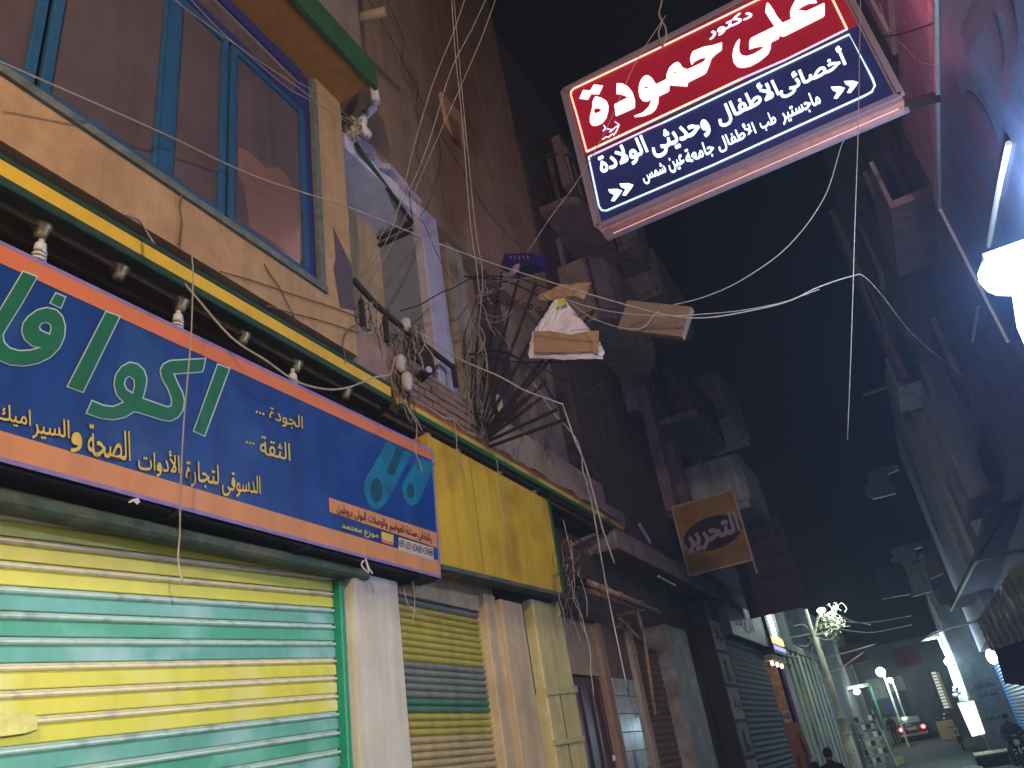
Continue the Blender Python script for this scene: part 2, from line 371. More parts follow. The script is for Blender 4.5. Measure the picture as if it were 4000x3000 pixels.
# windows
def win(y0, y1, z0, z1, name='window', mat=blueframe, lab=None):
    t = .055; b = B()
    b.box(-3.07, -3.02, y0, y1, z0, z0 + t * 1.3); b.box(-3.07, -3.02, y0, y1, z1 - t, z1)
    b.box(-3.07, -3.02, y0, y0 + t, z0 + t * 1.3, z1 - t); b.box(-3.07, -3.02, y1 - t, y1, z0 + t * 1.3, z1 - t)
    f = b.build('window', mat, shop, bevel=.004)
    B().box(-3.052, -3.045, y0 + t, y1 - t, z0 + t, z1 - t).build('pane', tint, f)
    return f
ym = [-2.9, -.9, .45, 1.62, 2.40, 2.90, 3.72]
for i in range(len(ym) - 1):
    win(ym[i] + (.03 if i else 0), ym[i + 1] - .0, 5.16, 6.86)
for i in (0, 2, 4): win(ym[i], ym[min(i + 2, 6)] - .01, 6.9, 7.26, mat=navyframe)
b = B(); b.box(-3.1, -3.03, 3.72, 3.8, 5.15, 7.3); b.box(-3.1, -3.03, -2.9, 3.72, 7.26, 7.33); b.box(-3.09, -3.015, -2.9, 3.72, 6.86, 6.9); b.build('window_frame', navyframe, shop)
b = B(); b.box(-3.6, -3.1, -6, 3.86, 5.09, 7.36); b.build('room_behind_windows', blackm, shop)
B().poly([P(x_ * 1400 / 2212, y_ * 1400 / 2212, x=-3.043) for x_, y_ in ((1470, 905), (1530, 930), (1620, 1010), (1640, 1040), (1700, 1030), (1760, 1070), (1800, 1150), (1850, 1200), (1866, 1300), (1870, 1610), (1690, 1500), (1540, 1400), (1530, 1300), (1500, 1150), (1470, 1060))]).build('reflection_patch', M('painted_orange_reflection', (.19, .105, .09), .15, .15, 3, .03, spec=.6), shop)  # warm reflection on the glass, painted as a flat orange patch
B().box(-3.05, -3.012, 2.37, 2.46, 5.17, 6.86).build('mullion', blueframe, shop)
# ---- roller shutters
def big_slat(i, z, y0, y1, slope, mt, mr):
    X = W0 - .02; prof = [(0, 0), (.003, .004), (.003, .056), (.001, .06), (-.008, .063), (-.012, .068), (.004, .071), (.013, .078), (.011, .087), (-.006, .092), (-.012, .096), (-.01, .102)]
    def strip(name, pr, mat, par):
        b = B(); vs = []; n = len(pr)
        for y in (y0, y1):
            for (dx, dz) in pr: vs.append((X + dx, y, z + dz + slope * (y - 2)))
        for (dx, dz) in pr[::-1]: pass
        b.add(vs, [(k, k + 1, n + k + 1, n + k) for k in range(n - 1)]); return b.build(name, mat, par)
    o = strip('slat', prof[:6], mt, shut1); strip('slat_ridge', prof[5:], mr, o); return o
shut1 = thing('roller_shutter', (W0, 2, -.2), 'wide roller shutter with broad yellow and teal slats under the blue sign', 'shutter', 'roller shutters along the left side')
cols = {0: 'y', 1: 'y', 2: 'y', 3: 't', 4: 't', 5: 't', 6: 'y', 7: 'y', 8: 'y', 9: 't', 10: 't', 11: 't', 12: 't'}
ztop = 2.74
for k in range(-4, 26):      # slat k spans below the k-th joint; joints measured on the photograph (pitch .103)
    z = ztop - .103 * (k + 1)
    c = 'y' if k < 0 else 't' if k < 3 else 'y' if k < 6 else 't' if k < 10 else ('y' if (k // 3) % 2 else 't')
    mt = sl_y if c == 'y' else (sl_t if (k % 2 == 0) else sl_t2)
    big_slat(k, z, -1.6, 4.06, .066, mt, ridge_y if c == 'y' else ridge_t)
B().box(W0 - .03, W0 + .04, 4.065, 4.11, -.25, 3.04).build('guide_rail', greenrail, shut1, bevel=.008)
B().beam((W0 + .06, -1.6, 2.99), (W0 + .06, 4.3, 3.09), .12, .07).build('top_rail', railgr, shut1, bevel=.015)
st = B(); 
for k, (dy, dz, r) in enumerate([(0.0, .0, 1), ]): st.poly([(W0 + .016, y, z) for y, z in ((1.85, 2.165), (1.87, 2.23), (1.95, 2.24), (2.1, 2.24), (2.14, 2.225), (2.145, 2.18), (2.1, 2.165), (2.0, 2.155))], (.006, 0, 0))
stk = st.build('sticker', M('faded_sticker', (.6, .56, .2), .6, .2, 20, .2), shut1)
for z0, tx in ((2.195, 'محلات'), (2.155, 'ت ٠١٢٣')): pass
# second shutter, narrow corrugated slats
shut2 = thing('roller_shutter', (W0 - .05, 5.4, -.2), 'narrow corrugated roller shutter striped grey, green and dull yellow between cream and beige pillars', 'shutter', 'roller shutters along the left side')
proto = {}
for k in range(62):
    z = 3.2 - .05 * (k + 1)
    zc = z + .025
    m = gs_g if zc > 2.98 else gs_y if zc > 2.62 else (gs_t if 2.27 < zc < 2.37 else gs_g) if zc > 2.27 else gs_y if zc > 2.12 else gs_b if zc > 1.2 else gs_g
    if m.name not in proto:
        b = B(); pr = [(-.012, 0), (.004, .006), (.013, .016), (.016, .026), (.012, .038), (0, .046), (-.012, .05)]
        n = len(pr); vs = [(W0 - .05 + dx, y, z + dz) for y in (4.68, 6.22) for dx, dz in pr]
        proto[m.name] = (b.add(vs, [(i, i + 1, n + i + 1, n + i) for i in range(n - 1)]).build('slat', m, shut2, smooth=True), z)
    else:
        o, z0 = proto[m.name]; copy_part(o, (0, 0, z - z0))
B().box(W0 - .06, W0 - .03, 4.66, 4.70, -.25, 3.2).build('guide_rail', gs_g, shut2)
# pillars
pil = B().box(-3.6, -3.12, 4.13, 4.66, -.25, 3.1); o = pil.build('pillar', cream, shop, bevel=.006)
B().box(-3.122, -3.105, 4.13, 4.19, -.25, 3.08).build('pillar_edge_strip', cream, shop)
B().box(-3.6, -3.16, 6.02, 6.22, -.25, 3.2).build('pillar', beige, shop, bevel=.006)
B().box(-3.6, -3.1, 6.2, 6.62, -.25, 3.16).build('pillar', beige, shop, bevel=.006)
B().box(-3.7, -3.3, 6.62, 6.9, -.25, 3.3).build('recess', M('grey_green_recess', (.1, .1, .1), .8, .4, 6, .4, streak=.4), shop)
B().box(-3.3, -3.26, 4.6, 6.3, 3.08, 3.24).build('lintel', rust, shop)
# ---- canopy 1 above the blue sign
can = thing('shop_canopy', (-3.3, 1, 4.4), 'long shop canopy with plain yellow fascia between dark green edges above the blue sign', 'canopy')
B().box(-3.03, -3.0, -4, 4.61, 4.515, 4.605).build('fascia', yellowp, can)
b = B(); b.box(-3.04, -2.99, -4, 4.62, 4.462, 4.515); b.box(-3.04, -2.992, -4, 4.62, 4.605, 4.64); b.build('fascia_edge', dgreen, can, bevel=.006)
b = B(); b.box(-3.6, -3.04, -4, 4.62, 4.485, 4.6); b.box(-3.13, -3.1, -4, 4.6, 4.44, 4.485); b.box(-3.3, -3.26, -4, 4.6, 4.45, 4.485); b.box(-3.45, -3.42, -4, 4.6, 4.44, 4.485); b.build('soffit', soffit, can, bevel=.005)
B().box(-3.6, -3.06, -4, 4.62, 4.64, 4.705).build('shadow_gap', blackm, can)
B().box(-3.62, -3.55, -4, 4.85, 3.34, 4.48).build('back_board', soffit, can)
def socket(y, x, par, z=4.485):
    b = B().tube([(x, y, z), (x, y, z - .02), (x, y, z - .06), (x, y, z - .085)], [.06, .055, .032, .028], 12); return b.build('lamp_holder', brass, par, smooth=True)
def bulb(y, x, z, label):
    t = thing('spiral_bulb', (x, y, z), label, 'light bulb', 'spiral bulbs under the canopies')
    B().tube([(x, y, z), (x, y, z - .035), (x, y, z - .04), (x, y, z - .075), (x, y, z - .085)], [.014, .014, .026, .03, .022], 10).build('bulb_base', white_plastic, t, smooth=True)
    pts = [(x + .026 * math.cos(a), y + .026 * math.sin(a), z - .088 - .10 * a / (2 * math.pi * 4.2)) for a in [i * .45 for i in range(int(4.2 * 2 * math.pi / .45))]]
    B().tube(pts, .0085, 6).build('spiral_tube', white_plastic, t, smooth=True)
    return t
ys_s = [1.83, 2.27, 2.68, 3.17, 3.66, 4.2]
for y in [-.6, .2, 1.0] + ys_s: socket(y, -3.13, can)
for y, l in ((1.84, 'white spiral bulb nearest the left edge of the picture under the canopy'), (2.67, 'white spiral bulb above the green dot of the blue sign, second from the left'), (3.63, 'white spiral bulb touched by the drooping white cable above the blue sign')):
    bulb(y, -3.13, 4.41, l)
# ---- canopy 2 (rusty)
can2 = thing('shop_canopy', (-3.3, 7.3, 4.4), 'rust streaked canopy with yellow and green fascia above the plain yellow sign', 'canopy')
rustyy = M('rusty_yellow_paint', (.42, .22, .03), .7, .5, 3, .3, stain=(.16, .05, .015), stainscale=2.5, stainamt=.8)
B().box(-3.03, -3.0, 4.72, 10.0, 4.505, 4.56).build('fascia', M('sooty_yellow_paint', (.62, .4, .05), .6, .2, 4, .2, stain=(.2, .08, .02), stainscale=2.4, stainamt=.7), can2)
B().box(-3.06, -3.02, 4.72, 8.6, 4.56, 4.63).build('rusty_upper_band', M('rusted_band', (.26, .085, .02), .8, .4, 5, .3), can2)
B().box(-3.03, -2.985, 4.72, 9.6, 4.455, 4.505).build('fascia_edge', dgreen2, can2, bevel=.006)
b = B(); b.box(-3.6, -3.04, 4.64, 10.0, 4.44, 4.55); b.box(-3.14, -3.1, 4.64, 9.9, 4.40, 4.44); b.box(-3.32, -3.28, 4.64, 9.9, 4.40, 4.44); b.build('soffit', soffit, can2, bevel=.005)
b = B(); pts = [(-3.03 + random.uniform(-.015, .02), 4.72 + i * .12, 4.632 + random.uniform(-.01, .02)) for i in range(44)]
for p, q in zip(pts, pts[1:]): b.beam(p, q, .04, .026)
b.build('crumbling_top_edge', M('pinkish_mortar', (.34, .2, .15), .9, .3, 12, .5), can2)
for y in (5.25, 5.75, 6.55, 7.35): socket(y, -3.12, can2, 4.44)
bulb(6.56, -3.12, 4.385, 'white spiral bulb hanging in front of the plain yellow sign')
bulb(7.42, -3.12, 4.385, 'white spiral bulb at the right top corner of the plain yellow sign')
# ================================================================== BLUE SIGN
bs = thing('shop_sign', (-3.1, 2.7, 3.15), 'long blue and orange shop sign with green Arabic letters outlined in white', 'sign')
SX = -3.0
def zt(y): return 4.165 + (y - 1.58) * .018
b = B(); b.poly([(SX, -2, 3.15), (SX, 5.06, 3.15), (SX, 5.14, zt(5.1) + .0), (SX, -2, zt(-2))], (-.18, 0, 0)); b.build('panel', signblue, bs)
b = B(); e = .016
b.poly([(SX + .004, -2, 3.15), (SX + .004, 5.06, 3.15), (SX + .004, 5.06, 3.17), (SX + .004, -2, 3.172)], (-.19, 0, 0))
b.poly([(SX + .004, -2, zt(-2) - e), (SX + .004, 5.14, zt(5.1) - e), (SX + .004, 5.14, zt(5.1) + .004), (SX + .004, -2, zt(-2) + .004)], (-.19, 0, 0))
b.poly([(SX + .004, 5.045, 3.17), (SX + .004, 5.065, 3.17), (SX + .004, 5.145, zt(5.1) - e), (SX + .004, 5.125, zt(5.1) - e)], (-.19, 0, 0))
b.build('edge_trim', lilac, bs)
B().poly([(SX + .003, -2, zt(-2) - e - .105), (SX + .003, 5.11, zt(5.1) - e - .085), (SX + .003, 5.12, zt(5.1) - e), (SX + .003, -2, zt(-2) - e)]).build('orange_stripe', signor, bs)
B().poly([(SX + .003, -2, 3.172), (SX + .003, 5.045, 3.17), (SX + .003, 5.05, 3.285), (SX + .003, -2, 3.275)]).build('peach_stripe', signpeach, bs)
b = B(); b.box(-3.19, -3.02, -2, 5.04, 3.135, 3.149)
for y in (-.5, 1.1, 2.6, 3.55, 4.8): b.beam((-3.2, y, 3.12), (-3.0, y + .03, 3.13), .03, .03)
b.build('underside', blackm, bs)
sp = lambda u, v: P(u, v, x=SX + .006)
sp2 = lambda u, v: P(u, v, x=SX + .009)
k = 1400 / 2212
def c2(pts): return [(x * k, 800 + y * k) for x, y in pts]
big = [
 ([(1345, 985), (1415, 1012), (1262, 1425), (1197, 1395)], 0),
 ([(1267, 950), (1250, 1030), (1160, 1035), (1070, 1042), (1100, 1110), (1125, 1160), (1137, 1210), (1128, 1265), (1100, 1310), (1055, 1332), (1000, 1326), (830, 1272), (775, 1308), (700, 1325), (620, 1315), (535, 1285), (568, 1210), (640, 1240), (700, 1247), (765, 1218), (722, 1175), (705, 1110), (715, 1050), (750, 1000), (800, 973), (850, 983), (888, 1020), (905, 1070), (900, 1120), (880, 1195), (1035, 1250), (1058, 1240), (1062, 1205), (1040, 1140), (1000, 1070), (990, 1020), (1008, 985), (1050, 962)], 1),
 ([(800, 1055), (830, 1080), (832, 1120), (820, 1165), (780, 1140), (765, 1105), (775, 1070)], 1),
 ([(655, 660), (738, 690), (512, 1155), (418, 1120)], 0),
 ([(345, 545), (403, 570), (375, 635), (312, 605)], 0),
 ([(143, 412), (228, 445), (140, 600), (15, 800), (25, 850), (60, 885), (120, 902), (190, 898), (255, 880), (200, 870), (152, 830), (135, 780), (145, 730), (175, 690), (230, 650), (290, 635), (350, 650), (385, 690), (402, 750), (395, 820), (365, 885), (310, 940), (240, 975), (150, 993), (60, 985), (-10, 955), (-60, 900), (-80, 820), (-50, 740), (0, 650)], 1),
 ([(285, 722), (312, 735), (318, 765), (308, 800), (280, 790), (250, 775), (240, 755), (255, 730)], 1)]
big = [(c2(p), r) for p, r in big]
outline('large_lettering_outline', big, sp, signwhite, bs, offset=4.0)
outline('large_lettering', big, sp2, signgreen, bs, offset=-1.0)
def pl(*a): return [P(u, v, x=SX + .006) for u, v in a]
def T(name, text, bl, br, tl, mat, bold=.02, par=bs, x=SX + .007, arab=True): return lettering(name, text, P(*bl, x=x), P(*br, x=x), P(*tl, x=x), mat, par, bold, arab)
for off, mat, bo in ((.0055, signdark, .03), (.0075, signyel, .01)):
    for tx, bl, br, tl in (('الدسوقى', (868, 1935), (1018, 1952), (868, 1838)), ('لتجارة', (725, 1900), (855, 1917), (725, 1795)), ('الأدوات', (540, 1855), (702, 1870), (540, 1745)), ('الصحة', (343, 1780), (510, 1802), (343, 1655)), ('و', (277, 1765), (320, 1772), (277, 1685)), ('السير', (126, 1712), (272, 1735), (126, 1615)), ('اميك', (-15, 1650), (121, 1680), (-15, 1570))):
        T('lettering', tx, bl, br, tl, mat, bo, x=SX + off)
    for tx, bl, br, tl in (('الجودة', (1052, 1650), (1183, 1690), (1052, 1585)), ('الثقة', (1015, 1772), (1134, 1800), (1015, 1700))):
        T('lettering', tx, bl, br, tl, mat, bo * .7, x=SX + off)
    for cx_, cy_ in ((1003, 1609), (1016, 1613), (1029, 1617), (964, 1727), (977, 1730), (990, 1733)): B().poly([P(cx_ + (5.5 if mat is signdark else 4) * math.cos(a_), cy_ + (7 if mat is signdark else 5) * math.sin(a_), x=SX + off) for a_ in [i_ * .785 for i_ in range(8)]]).build('lettering_dot', mat, bs)
kk = 450 / 1066
def c6(pts, o=(1300, 1550)): return [(o[0] + x * kk, o[1] + y * kk) for x, y in pts]
def flat(name, pts, mat, par=bs, x=SX + .005): return B().poly([P(u, v, x=x) for u, v in pts]).build(name, mat, par)
flat('pipe_picture', c6([(290, 800), (310, 730), (345, 690), (500, 412), (735, 523), (640, 700), (560, 860), (500, 965), (470, 1010), (420, 1040), (370, 1030), (330, 985), (300, 920), (287, 860)]), teal1)
flat('pipe_picture', c6([(640, 850), (650, 800), (668, 765), (785, 565), (940, 615), (880, 770), (830, 900), (790, 980), (730, 1010), (690, 990), (655, 930)]), teal1)
def ell(cx, cy, rx, ry, n=20, rot=0): return [(cx + rx * math.cos(a) * math.cos(rot) - ry * math.sin(a) * math.sin(rot), cy + rx * math.cos(a) * math.sin(rot) + ry * math.sin(a) * math.cos(rot)) for a in [2 * math.pi * i / n for i in range(n)]]
flat('pipe_opening', c6(ell(405, 865, 55, 115)), teal2, x=SX + .008); flat('pipe_opening', c6(ell(720, 870, 35, 70)), teal2, x=SX + .008)
flat('pipe_shade', c6([(500, 700), (590, 460), (660, 490), (560, 740)]), teal2, x=SX + .008)
flat('caption_strip', [(1285, 1943), (1706, 2082), (1708, 2140), (1287, 2000)], signpeach, x=SX + .0055)
T('lettering', 'رائدة فى صناعة المواسير والوصلات البولى بروبلين', (1318, 2008), (1688, 2126), (1316, 1962), signdark, .02, x=SX + .009)
T('lettering', 'موزع معتمد', (1334, 2072), (1478, 2112), (1334, 2043), signyel, .02, x=SX + .009)
flat('logo_plate', [(1490, 2076), (1537, 2090), (1537, 2119), (1490, 2104)], signyel); flat('logo_plate_base', [(1490, 2104), (1537, 2119), (1537, 2132), (1492, 2118)], signor)
flat('mark_plate', [(1557, 2098), (1694, 2140), (1694, 2190), (1556, 2148)], M('cream_mark_plate', (.6, .55, .42), .5, .1, 9, .05))
for i, (cx, cy) in enumerate(((1569, 2122), (1595, 2131), (1620, 2139), (1640, 2145), (1663, 2151), (1683, 2157))):
    ring = [(ell(cx, cy, 10, 14), 0), (ell(cx, cy, 7.5, 11), 0)]
    outline('certification_mark', ring, lambda u, v: P(u, v, x=SX + .009), signdark, bs)
    flat('certification_tick', ell(cx, cy, 4, 6, 8), signor if i in (1, 2, 4) else signdark, x=SX + .0085)
# ================================================================== YELLOW SIGN
ysn = thing('shop_sign', (-3.1, 6.2, 3.3), 'plain yellow sign box streaked with rust beside the blue sign', 'sign')
plainy = M('weathered_yellow_panel', (.72, .43, .035), .5, .15, 2.5, .1, streak=.2, stain=(.32, .12, .02), stainscale=1.3, stainamt=.55)
B().poly([(-3.01, 5.1, 3.26), (-3.01, 7.42, 3.33), (-3.01, 7.46, 4.34), (-3.01, 5.1, 4.36)], (-.2, 0, 0)).build('panel', plainy, ysn)
b = B(); b.beam((-3.06, 5.07, 3.24), (-3.06, 7.44, 3.312), .16, .035); b.build('bottom_edge', railgr, ysn)
B().beam((-3.03, 7.44, 3.31), (-3.03, 7.47, 4.36), .08, .03).build('side_edge', dgreen2, ysn)
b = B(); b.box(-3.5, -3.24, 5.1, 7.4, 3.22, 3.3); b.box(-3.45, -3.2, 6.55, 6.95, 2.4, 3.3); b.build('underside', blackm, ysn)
B().box(-3.02, -3.008, 5.79, 5.794, 3.3, 4.33).build('panel_joint', rust, ysn)
# ================================================================== NEIGHBOUR BUILDING with loggia, brick parapet and tall brown wall
nb = thing('apartment_building', (-5, 8, 0), 'brown plastered apartment building with pale lavender loggia beside the orange building', 'building')
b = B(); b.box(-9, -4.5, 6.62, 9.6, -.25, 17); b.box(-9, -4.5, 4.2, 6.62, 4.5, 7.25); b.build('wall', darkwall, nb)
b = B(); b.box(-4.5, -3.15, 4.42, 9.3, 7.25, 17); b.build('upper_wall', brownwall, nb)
B().box(-4.5, -3.13, 4.2, 5.62, 7.06, 7.25).build('loggia_ceiling', M('pale_lavender_ceiling', (.62, .58, .66), .8, .12, 6, .3, streak=.1), nb)
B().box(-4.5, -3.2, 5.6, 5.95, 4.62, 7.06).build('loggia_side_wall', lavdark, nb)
B().box(-3.2, -3.09, 5.585, 5.93, 4.62, 7.2).build('loggia_pier', lav, nb, bevel=.008)
b = B(); pts = [(-3.11 + random.uniform(-.02, .03), 4.45 + i * .1, 7.25 + random.uniform(-.02, .05)) for i in range(13)]
for p, q in zip(pts, pts[1:]): b.beam(p, q, .06, .07)
b.build('broken_slab_edge', lav, nb)
b = B(); b.box(-3.6, -3.07, 4.2, 6.06, 4.6, 5.0); b.build('parapet', mortar, nb)
B().box(-3.1, -3.035, 4.2, 4.74, 4.6, 5.06).build('parapet_render', M('patchy_pink_render', (.3, .19, .15), .9, .35, 6, .6), nb)
B().box(-3.1, -3.05, 4.2, 6.06, 5.0, 5.03).build('parapet_cap', M('dusty_cap', (.28, .2, .16), .9, .3, 9, .5), nb)
def unit_box(name, sx, sy, sz, mat, parent, bevel=.004):
    """a box centred on its own origin, to be copied"""
    o = B().box(-sx / 2, sx / 2, -sy / 2, sy / 2, -sz / 2, sz / 2).build(name, mat, parent, bevel=bevel); off = wloc(parent)
    for v in o.data.vertices: v.co += off
    return o
bp = None
for r in range(5):
    z = 4.645 + r * .077; y = 4.87 + (.11 if r % 2 else 0)
    if r % 2: y -= .225
    while y < 6.0:
        o = unit_box('brick', .04, .21, .066, brickm, nb) if bp is None else copy_part(bp)
        bp = bp or o
        o.location = Vector((-3.062 + random.uniform(-.005, .006), max(y, 4.8), z)) - wloc(nb); o.rotation_euler.x = random.uniform(-.015, .015)
        y += .225
# dark balcony rail with lashed cables
rl = thing('balcony_rail', (-3.02, 4.9, 5.0), 'black iron balcony rail wrapped in loose cables above the brick parapet', 'railing')
B().tube([(-3.0, 4.22, 5.42), (-3.0, 4.5, 5.33), (-3.0, 5.0, 5.27), (-3.0, 5.72, 5.24)], .026, 8).build('handrail', darkmetal, rl)
for y in (4.3, 4.62, 5.05, 5.3, 5.7): B().beam((-3.0, y, 5.03), (-3.0, y, 5.27), .035).build('post', darkmetal, rl)
B().box(-3.02, -2.99, 5.0, 5.3, 5.03, 5.2).build('iron_plate', darkmetal, rl)
# window in brown wall
wn = B(); B().poly([P(1712, 365, x=-3.146), P(1752, 412, x=-3.146), P(1806, 470, x=-3.146), P(1815, 592, x=-3.146), P(1778, 552, x=-3.146), P(1735, 480, x=-3.146)], (.05, 0, 0)).build('window_surround', M('pale_window_surround', (.5, .36, .26), .7, .15, 6, .2), nb)
B().poly([P(1742, 432, x=-3.09), P(1794, 486, x=-3.09), P(1800, 566, x=-3.09), P(1770, 535, x=-3.09)], (.006, 0, 0)).build('window_opening', M('dim_brown_pane', (.24, .15, .11), .5, .2, 4, .1), nb)
# strips of the wall behind the fan grille
wt = [brownwall2, M('grey_brown_plaster', (.34, .28, .23), .9, .25, 4, .5, streak=.3), brownwall, darkwall, brownwall2, M('dark_taupe_plaster', (.2, .15, .12), .9, .25, 4, .5, streak=.3)]
yy = [6.0, 6.35, 6.7, 7.15, 7.6, 8.15, 8.7, 9.3]
for i in range(7):
    B().box(-4.4, -3.34 + (.12 if i % 2 else 0), yy[i], yy[i + 1] - .01, 4.5, 7.24).build('wall_strip', wt[i % 6], nb)
B().box(-3.6, -3.05, 6.06, 9.6, 4.6, 5.08).build('ledge', M('beige_ledge', (.34, .23, .16), .9, .25, 4, .5, streak=.25), nb, bevel=.01)
B().box(-3.6, -3.08, 9.0, 10.4, 4.5, 4.86).build('ledge', brownwall2, nb, bevel=.01)
b = B(); b.poly([(-3.0, 6.55, 4.98), (-3.0, 6.55, 5.28), (-2.97, 6.6, 5.28), (-2.97, 6.6, 4.98)], (0, .02, 0)); b.build('peg', wood, nb)
t = thing('conduit', (-3.1, 6.3, 4.7), 'pale conduit pipe rising behind the meter wires left of the fan grille', 'pipe')
B().tube([P(2010, 1650, x=-3.28), P(1985, 1480, x=-3.28), P(1950, 1280, x=-3.28), P(1925, 1180, x=-3.28)], .03, 8).build('pipe', tubew, t, smooth=True)
# pipe stub and wrapped drain
t = thing('pipe_stub', (-3.0, 4.3, 8.4), 'thick tan pipe stub sticking out of the wall near the green slab at the top', 'pipe')
p0 = P(1335, 92, x=-3.05); B().tube([p0, p0 + (P(1505, 45, x=-2.55) - p0)], .05, 12).build('pipe', M('tan_clay_pipe', (.3, .22, .13), .7, .2, 8, .3), t, smooth=True)
t = thing('drain_pipe', (-2.95, 4.4, 7.0), 'dirty white drain pipe elbow wrapped in rags at the corner of the orange wall', 'pipe')
q = [P(1462, 350, x=-2.95), P(1465, 410, x=-2.95), P(1425, 450, x=-2.98), P(1415, 500, x=-2.98), P(1440, 530, x=-2.98)]
B().tube(smoothpath(q, 4), .045, 10).build('pipe', white_plastic, t, smooth=True)
b = B()
for i in range(26):
    c = P(1395 + random.uniform(-22, 35), 500 + random.uniform(-35, 45), x=-2.97); d = Vector((random.uniform(-.03, .03), random.uniform(-.06, .06), random.uniform(-.1, .06)))
    b.tube([c, c + d * .5 + Vector((0, .02, 0)), c + d], .012, 5)
b.build('wrapped_rags', M('dirty_rag', (.4, .33, .25), .9, .3, 18, .5), t)
# green pipe across the loggia
t = thing('conduit', (-3.05, 5, 6.5), 'dark green pipe slanting across the lavender loggia', 'pipe')
B().tube([P(1388, 560, x=-3.08), P(1618, 880, x=-3.2)], .022, 8).build('pipe', dgreen, t, smooth=True)
t = thing('conduit', (-3.4, 5.5, 6.6), 'pair of black pipes along the top of the blue grey loggia wall', 'pipe')
for d in (0, -.09): B().tube([Vector((-4.2, 5.57, 7.0 + d)), Vector((-3.2, 5.57, 6.98 + d))], .02, 6).build('pipe', cable_k, t)
# ------------------------------------------------------------------ fan grille, at right angles to the facade (y = 6.1)
iron2 = M('old_black_iron', (.016, .01, .008), .7, .4, 12, .3)
fg = thing('fan_grille', (-2.95, 6.12, 4.56), 'rusty iron sunray grille standing out from the wall above the canopy', 'grille')
FY = 6.1
def FP(u, v): return P(u, v, y=FY)
piv = FP(1915, 1738)
b = B(); pts = [FP(*p) for p in ((1905, 1735), (1893, 1700), (1880, 1680), (1860, 1672), (1835, 1675))]; b.tube(pts, .012, 6); b.build('hub_ring', iron2, fg)
ends = [((1912, 1745), (2212, 1636)), ((1910, 1722), (2175, 1600)), ((1905, 1712), (2120, 1550)), ((1903, 1705), (2135, 1488)), ((1898, 1698), (2050, 1550)), ((1895, 1690), (2320, 1215)), ((1892, 1688), (2200, 1310)), ((1888, 1682), (2155, 1170)), ((1880, 1680), (2095, 1105)), ((1872, 1676), (2030, 1070)), ((1864, 1674), (1960, 1065)), ((1856, 1672), (1900, 1380)), ((1846, 1674), (1875, 1100)), ((1838, 1676), (1845, 1400))]
for a, c in ends: B().tube([FP(*a), FP(*c)], .016, 6).build('bar', iron2, fg)
def arc(pts, r, nm): B().tube(smoothpath([FP(*p) for p in pts], 5), r, 6).build(nm, iron2, fg)
arc([(1835, 1385), (1920, 1372), (1985, 1382), (2060, 1425), (2105, 1470), (2150, 1540), (2185, 1590), (2212, 1640)], .012, 'arc')
arc([(1830, 1380), (1920, 1400), (2040, 1415), (2200, 1415)], .006, 'arc')
arc([(1815, 1080), (1900, 1085), (2010, 1110), (2105, 1155), (2180, 1180)], .009, 'arc')
arc([(1835, 1090), (1990, 1080), (2150, 1130)], .006, 'arc')
arc([(2190, 1625), (2260, 1560), (2350, 1495)], .009, 'arrow_bar'); arc([(2120, 1440), (2230, 1500), (2290, 1570)], .007, 'arc')
B().poly([FP(2338, 1490), FP(2360, 1490), FP(2350, 1515)], (0, .012, 0)).build('arrow_tip', iron2, fg)
for u, v in ((1890, 1190), (1925, 1180), (1952, 1180), (1985, 1180), (2048, 1190), (2073, 1196), (2105, 1208), (2118, 1222), (2300, 1440), (2310, 1448)):
    s = random.choice((-1, 1)); B().tube([FP(u + s * (3 + 10 * (1 - i / 10)) * math.cos(i * .6) , v + (3 + 10 * (1 - i / 10)) * math.sin(i * .6)) for i in range(11)], .008, 5).build('scroll', iron2, fg)
# ------------------------------------------------------------------ cardboard, paper and box caught on the wires
t = thing('paper_bag', P(2200, 1400, y=5.95), 'crumpled white paper bag shaped like a triangle with a cardboard band across it', 'bag')
def gridpoly(name, pts, y, mat, par, amp=.02, n=9):
    """a crumpled sheet: outline (photo pixels) filled by a fan of small triangles, pushed in and out"""
    bm = bmesh.new(); vs = [bm.verts.new(P(u, v, y=y) - wloc(par)) for u, v in pts]; f = bm.faces.new(vs)
    bmesh.ops.triangulate(bm, faces=[f]); bmesh.ops.subdivide_edges(bm, edges=bm.edges, cuts=max(1, n // 2), use_grid_fill=True); bmesh.ops.triangulate(bm, faces=bm.faces)
    for v in bm.verts: v.co.y += random.uniform(-amp, amp); v.co.x += random.uniform(-.003, .003)
    r = bmesh.ops.extrude_face_region(bm, geom=bm.faces[:]); 
    for g in r['geom']:
        if isinstance(g, bmesh.types.BMVert): g.co.y += .006
    bmesh.ops.recalc_face_normals(bm, faces=bm.faces)
    me = bpy.data.meshes.new(name); bm.to_mesh(me); bm.free(); me.materials.append(mat); o = bpy.data.objects.new(name, me); COL.objects.link(o); o.parent = par; return o
gridpoly('paper', [(2170, 1168), (2205, 1165), (2225, 1195), (2310, 1293), (2345, 1340), (2361, 1375), (2352, 1402), (2200, 1404), (2064, 1398), (2068, 1350), (2080, 1300), (2095, 1280), (2130, 1240)], 5.95, paper, t, .012, 12)
gridpoly('cardboard_band', [(2086, 1292), (2150, 1293), (2230, 1308), (2290, 1294), (2338, 1291), (2338, 1383), (2310, 1372), (2200, 1376), (2085, 1377)], 5.91, card, t, .004, 3)
gridpoly('yellow_label', [(2182, 1166), (2204, 1165), (2214, 1186), (2186, 1198), (2170, 1203)], 5.90, M('lime_label', (.5, .55, .08), .7, .1, 9, .1), t, .004, 3)
t = thing('cardboard_flap', P(2230, 1140, y=6.0), 'bare curved cardboard flap sticking up behind the white paper bag', 'cardboard')
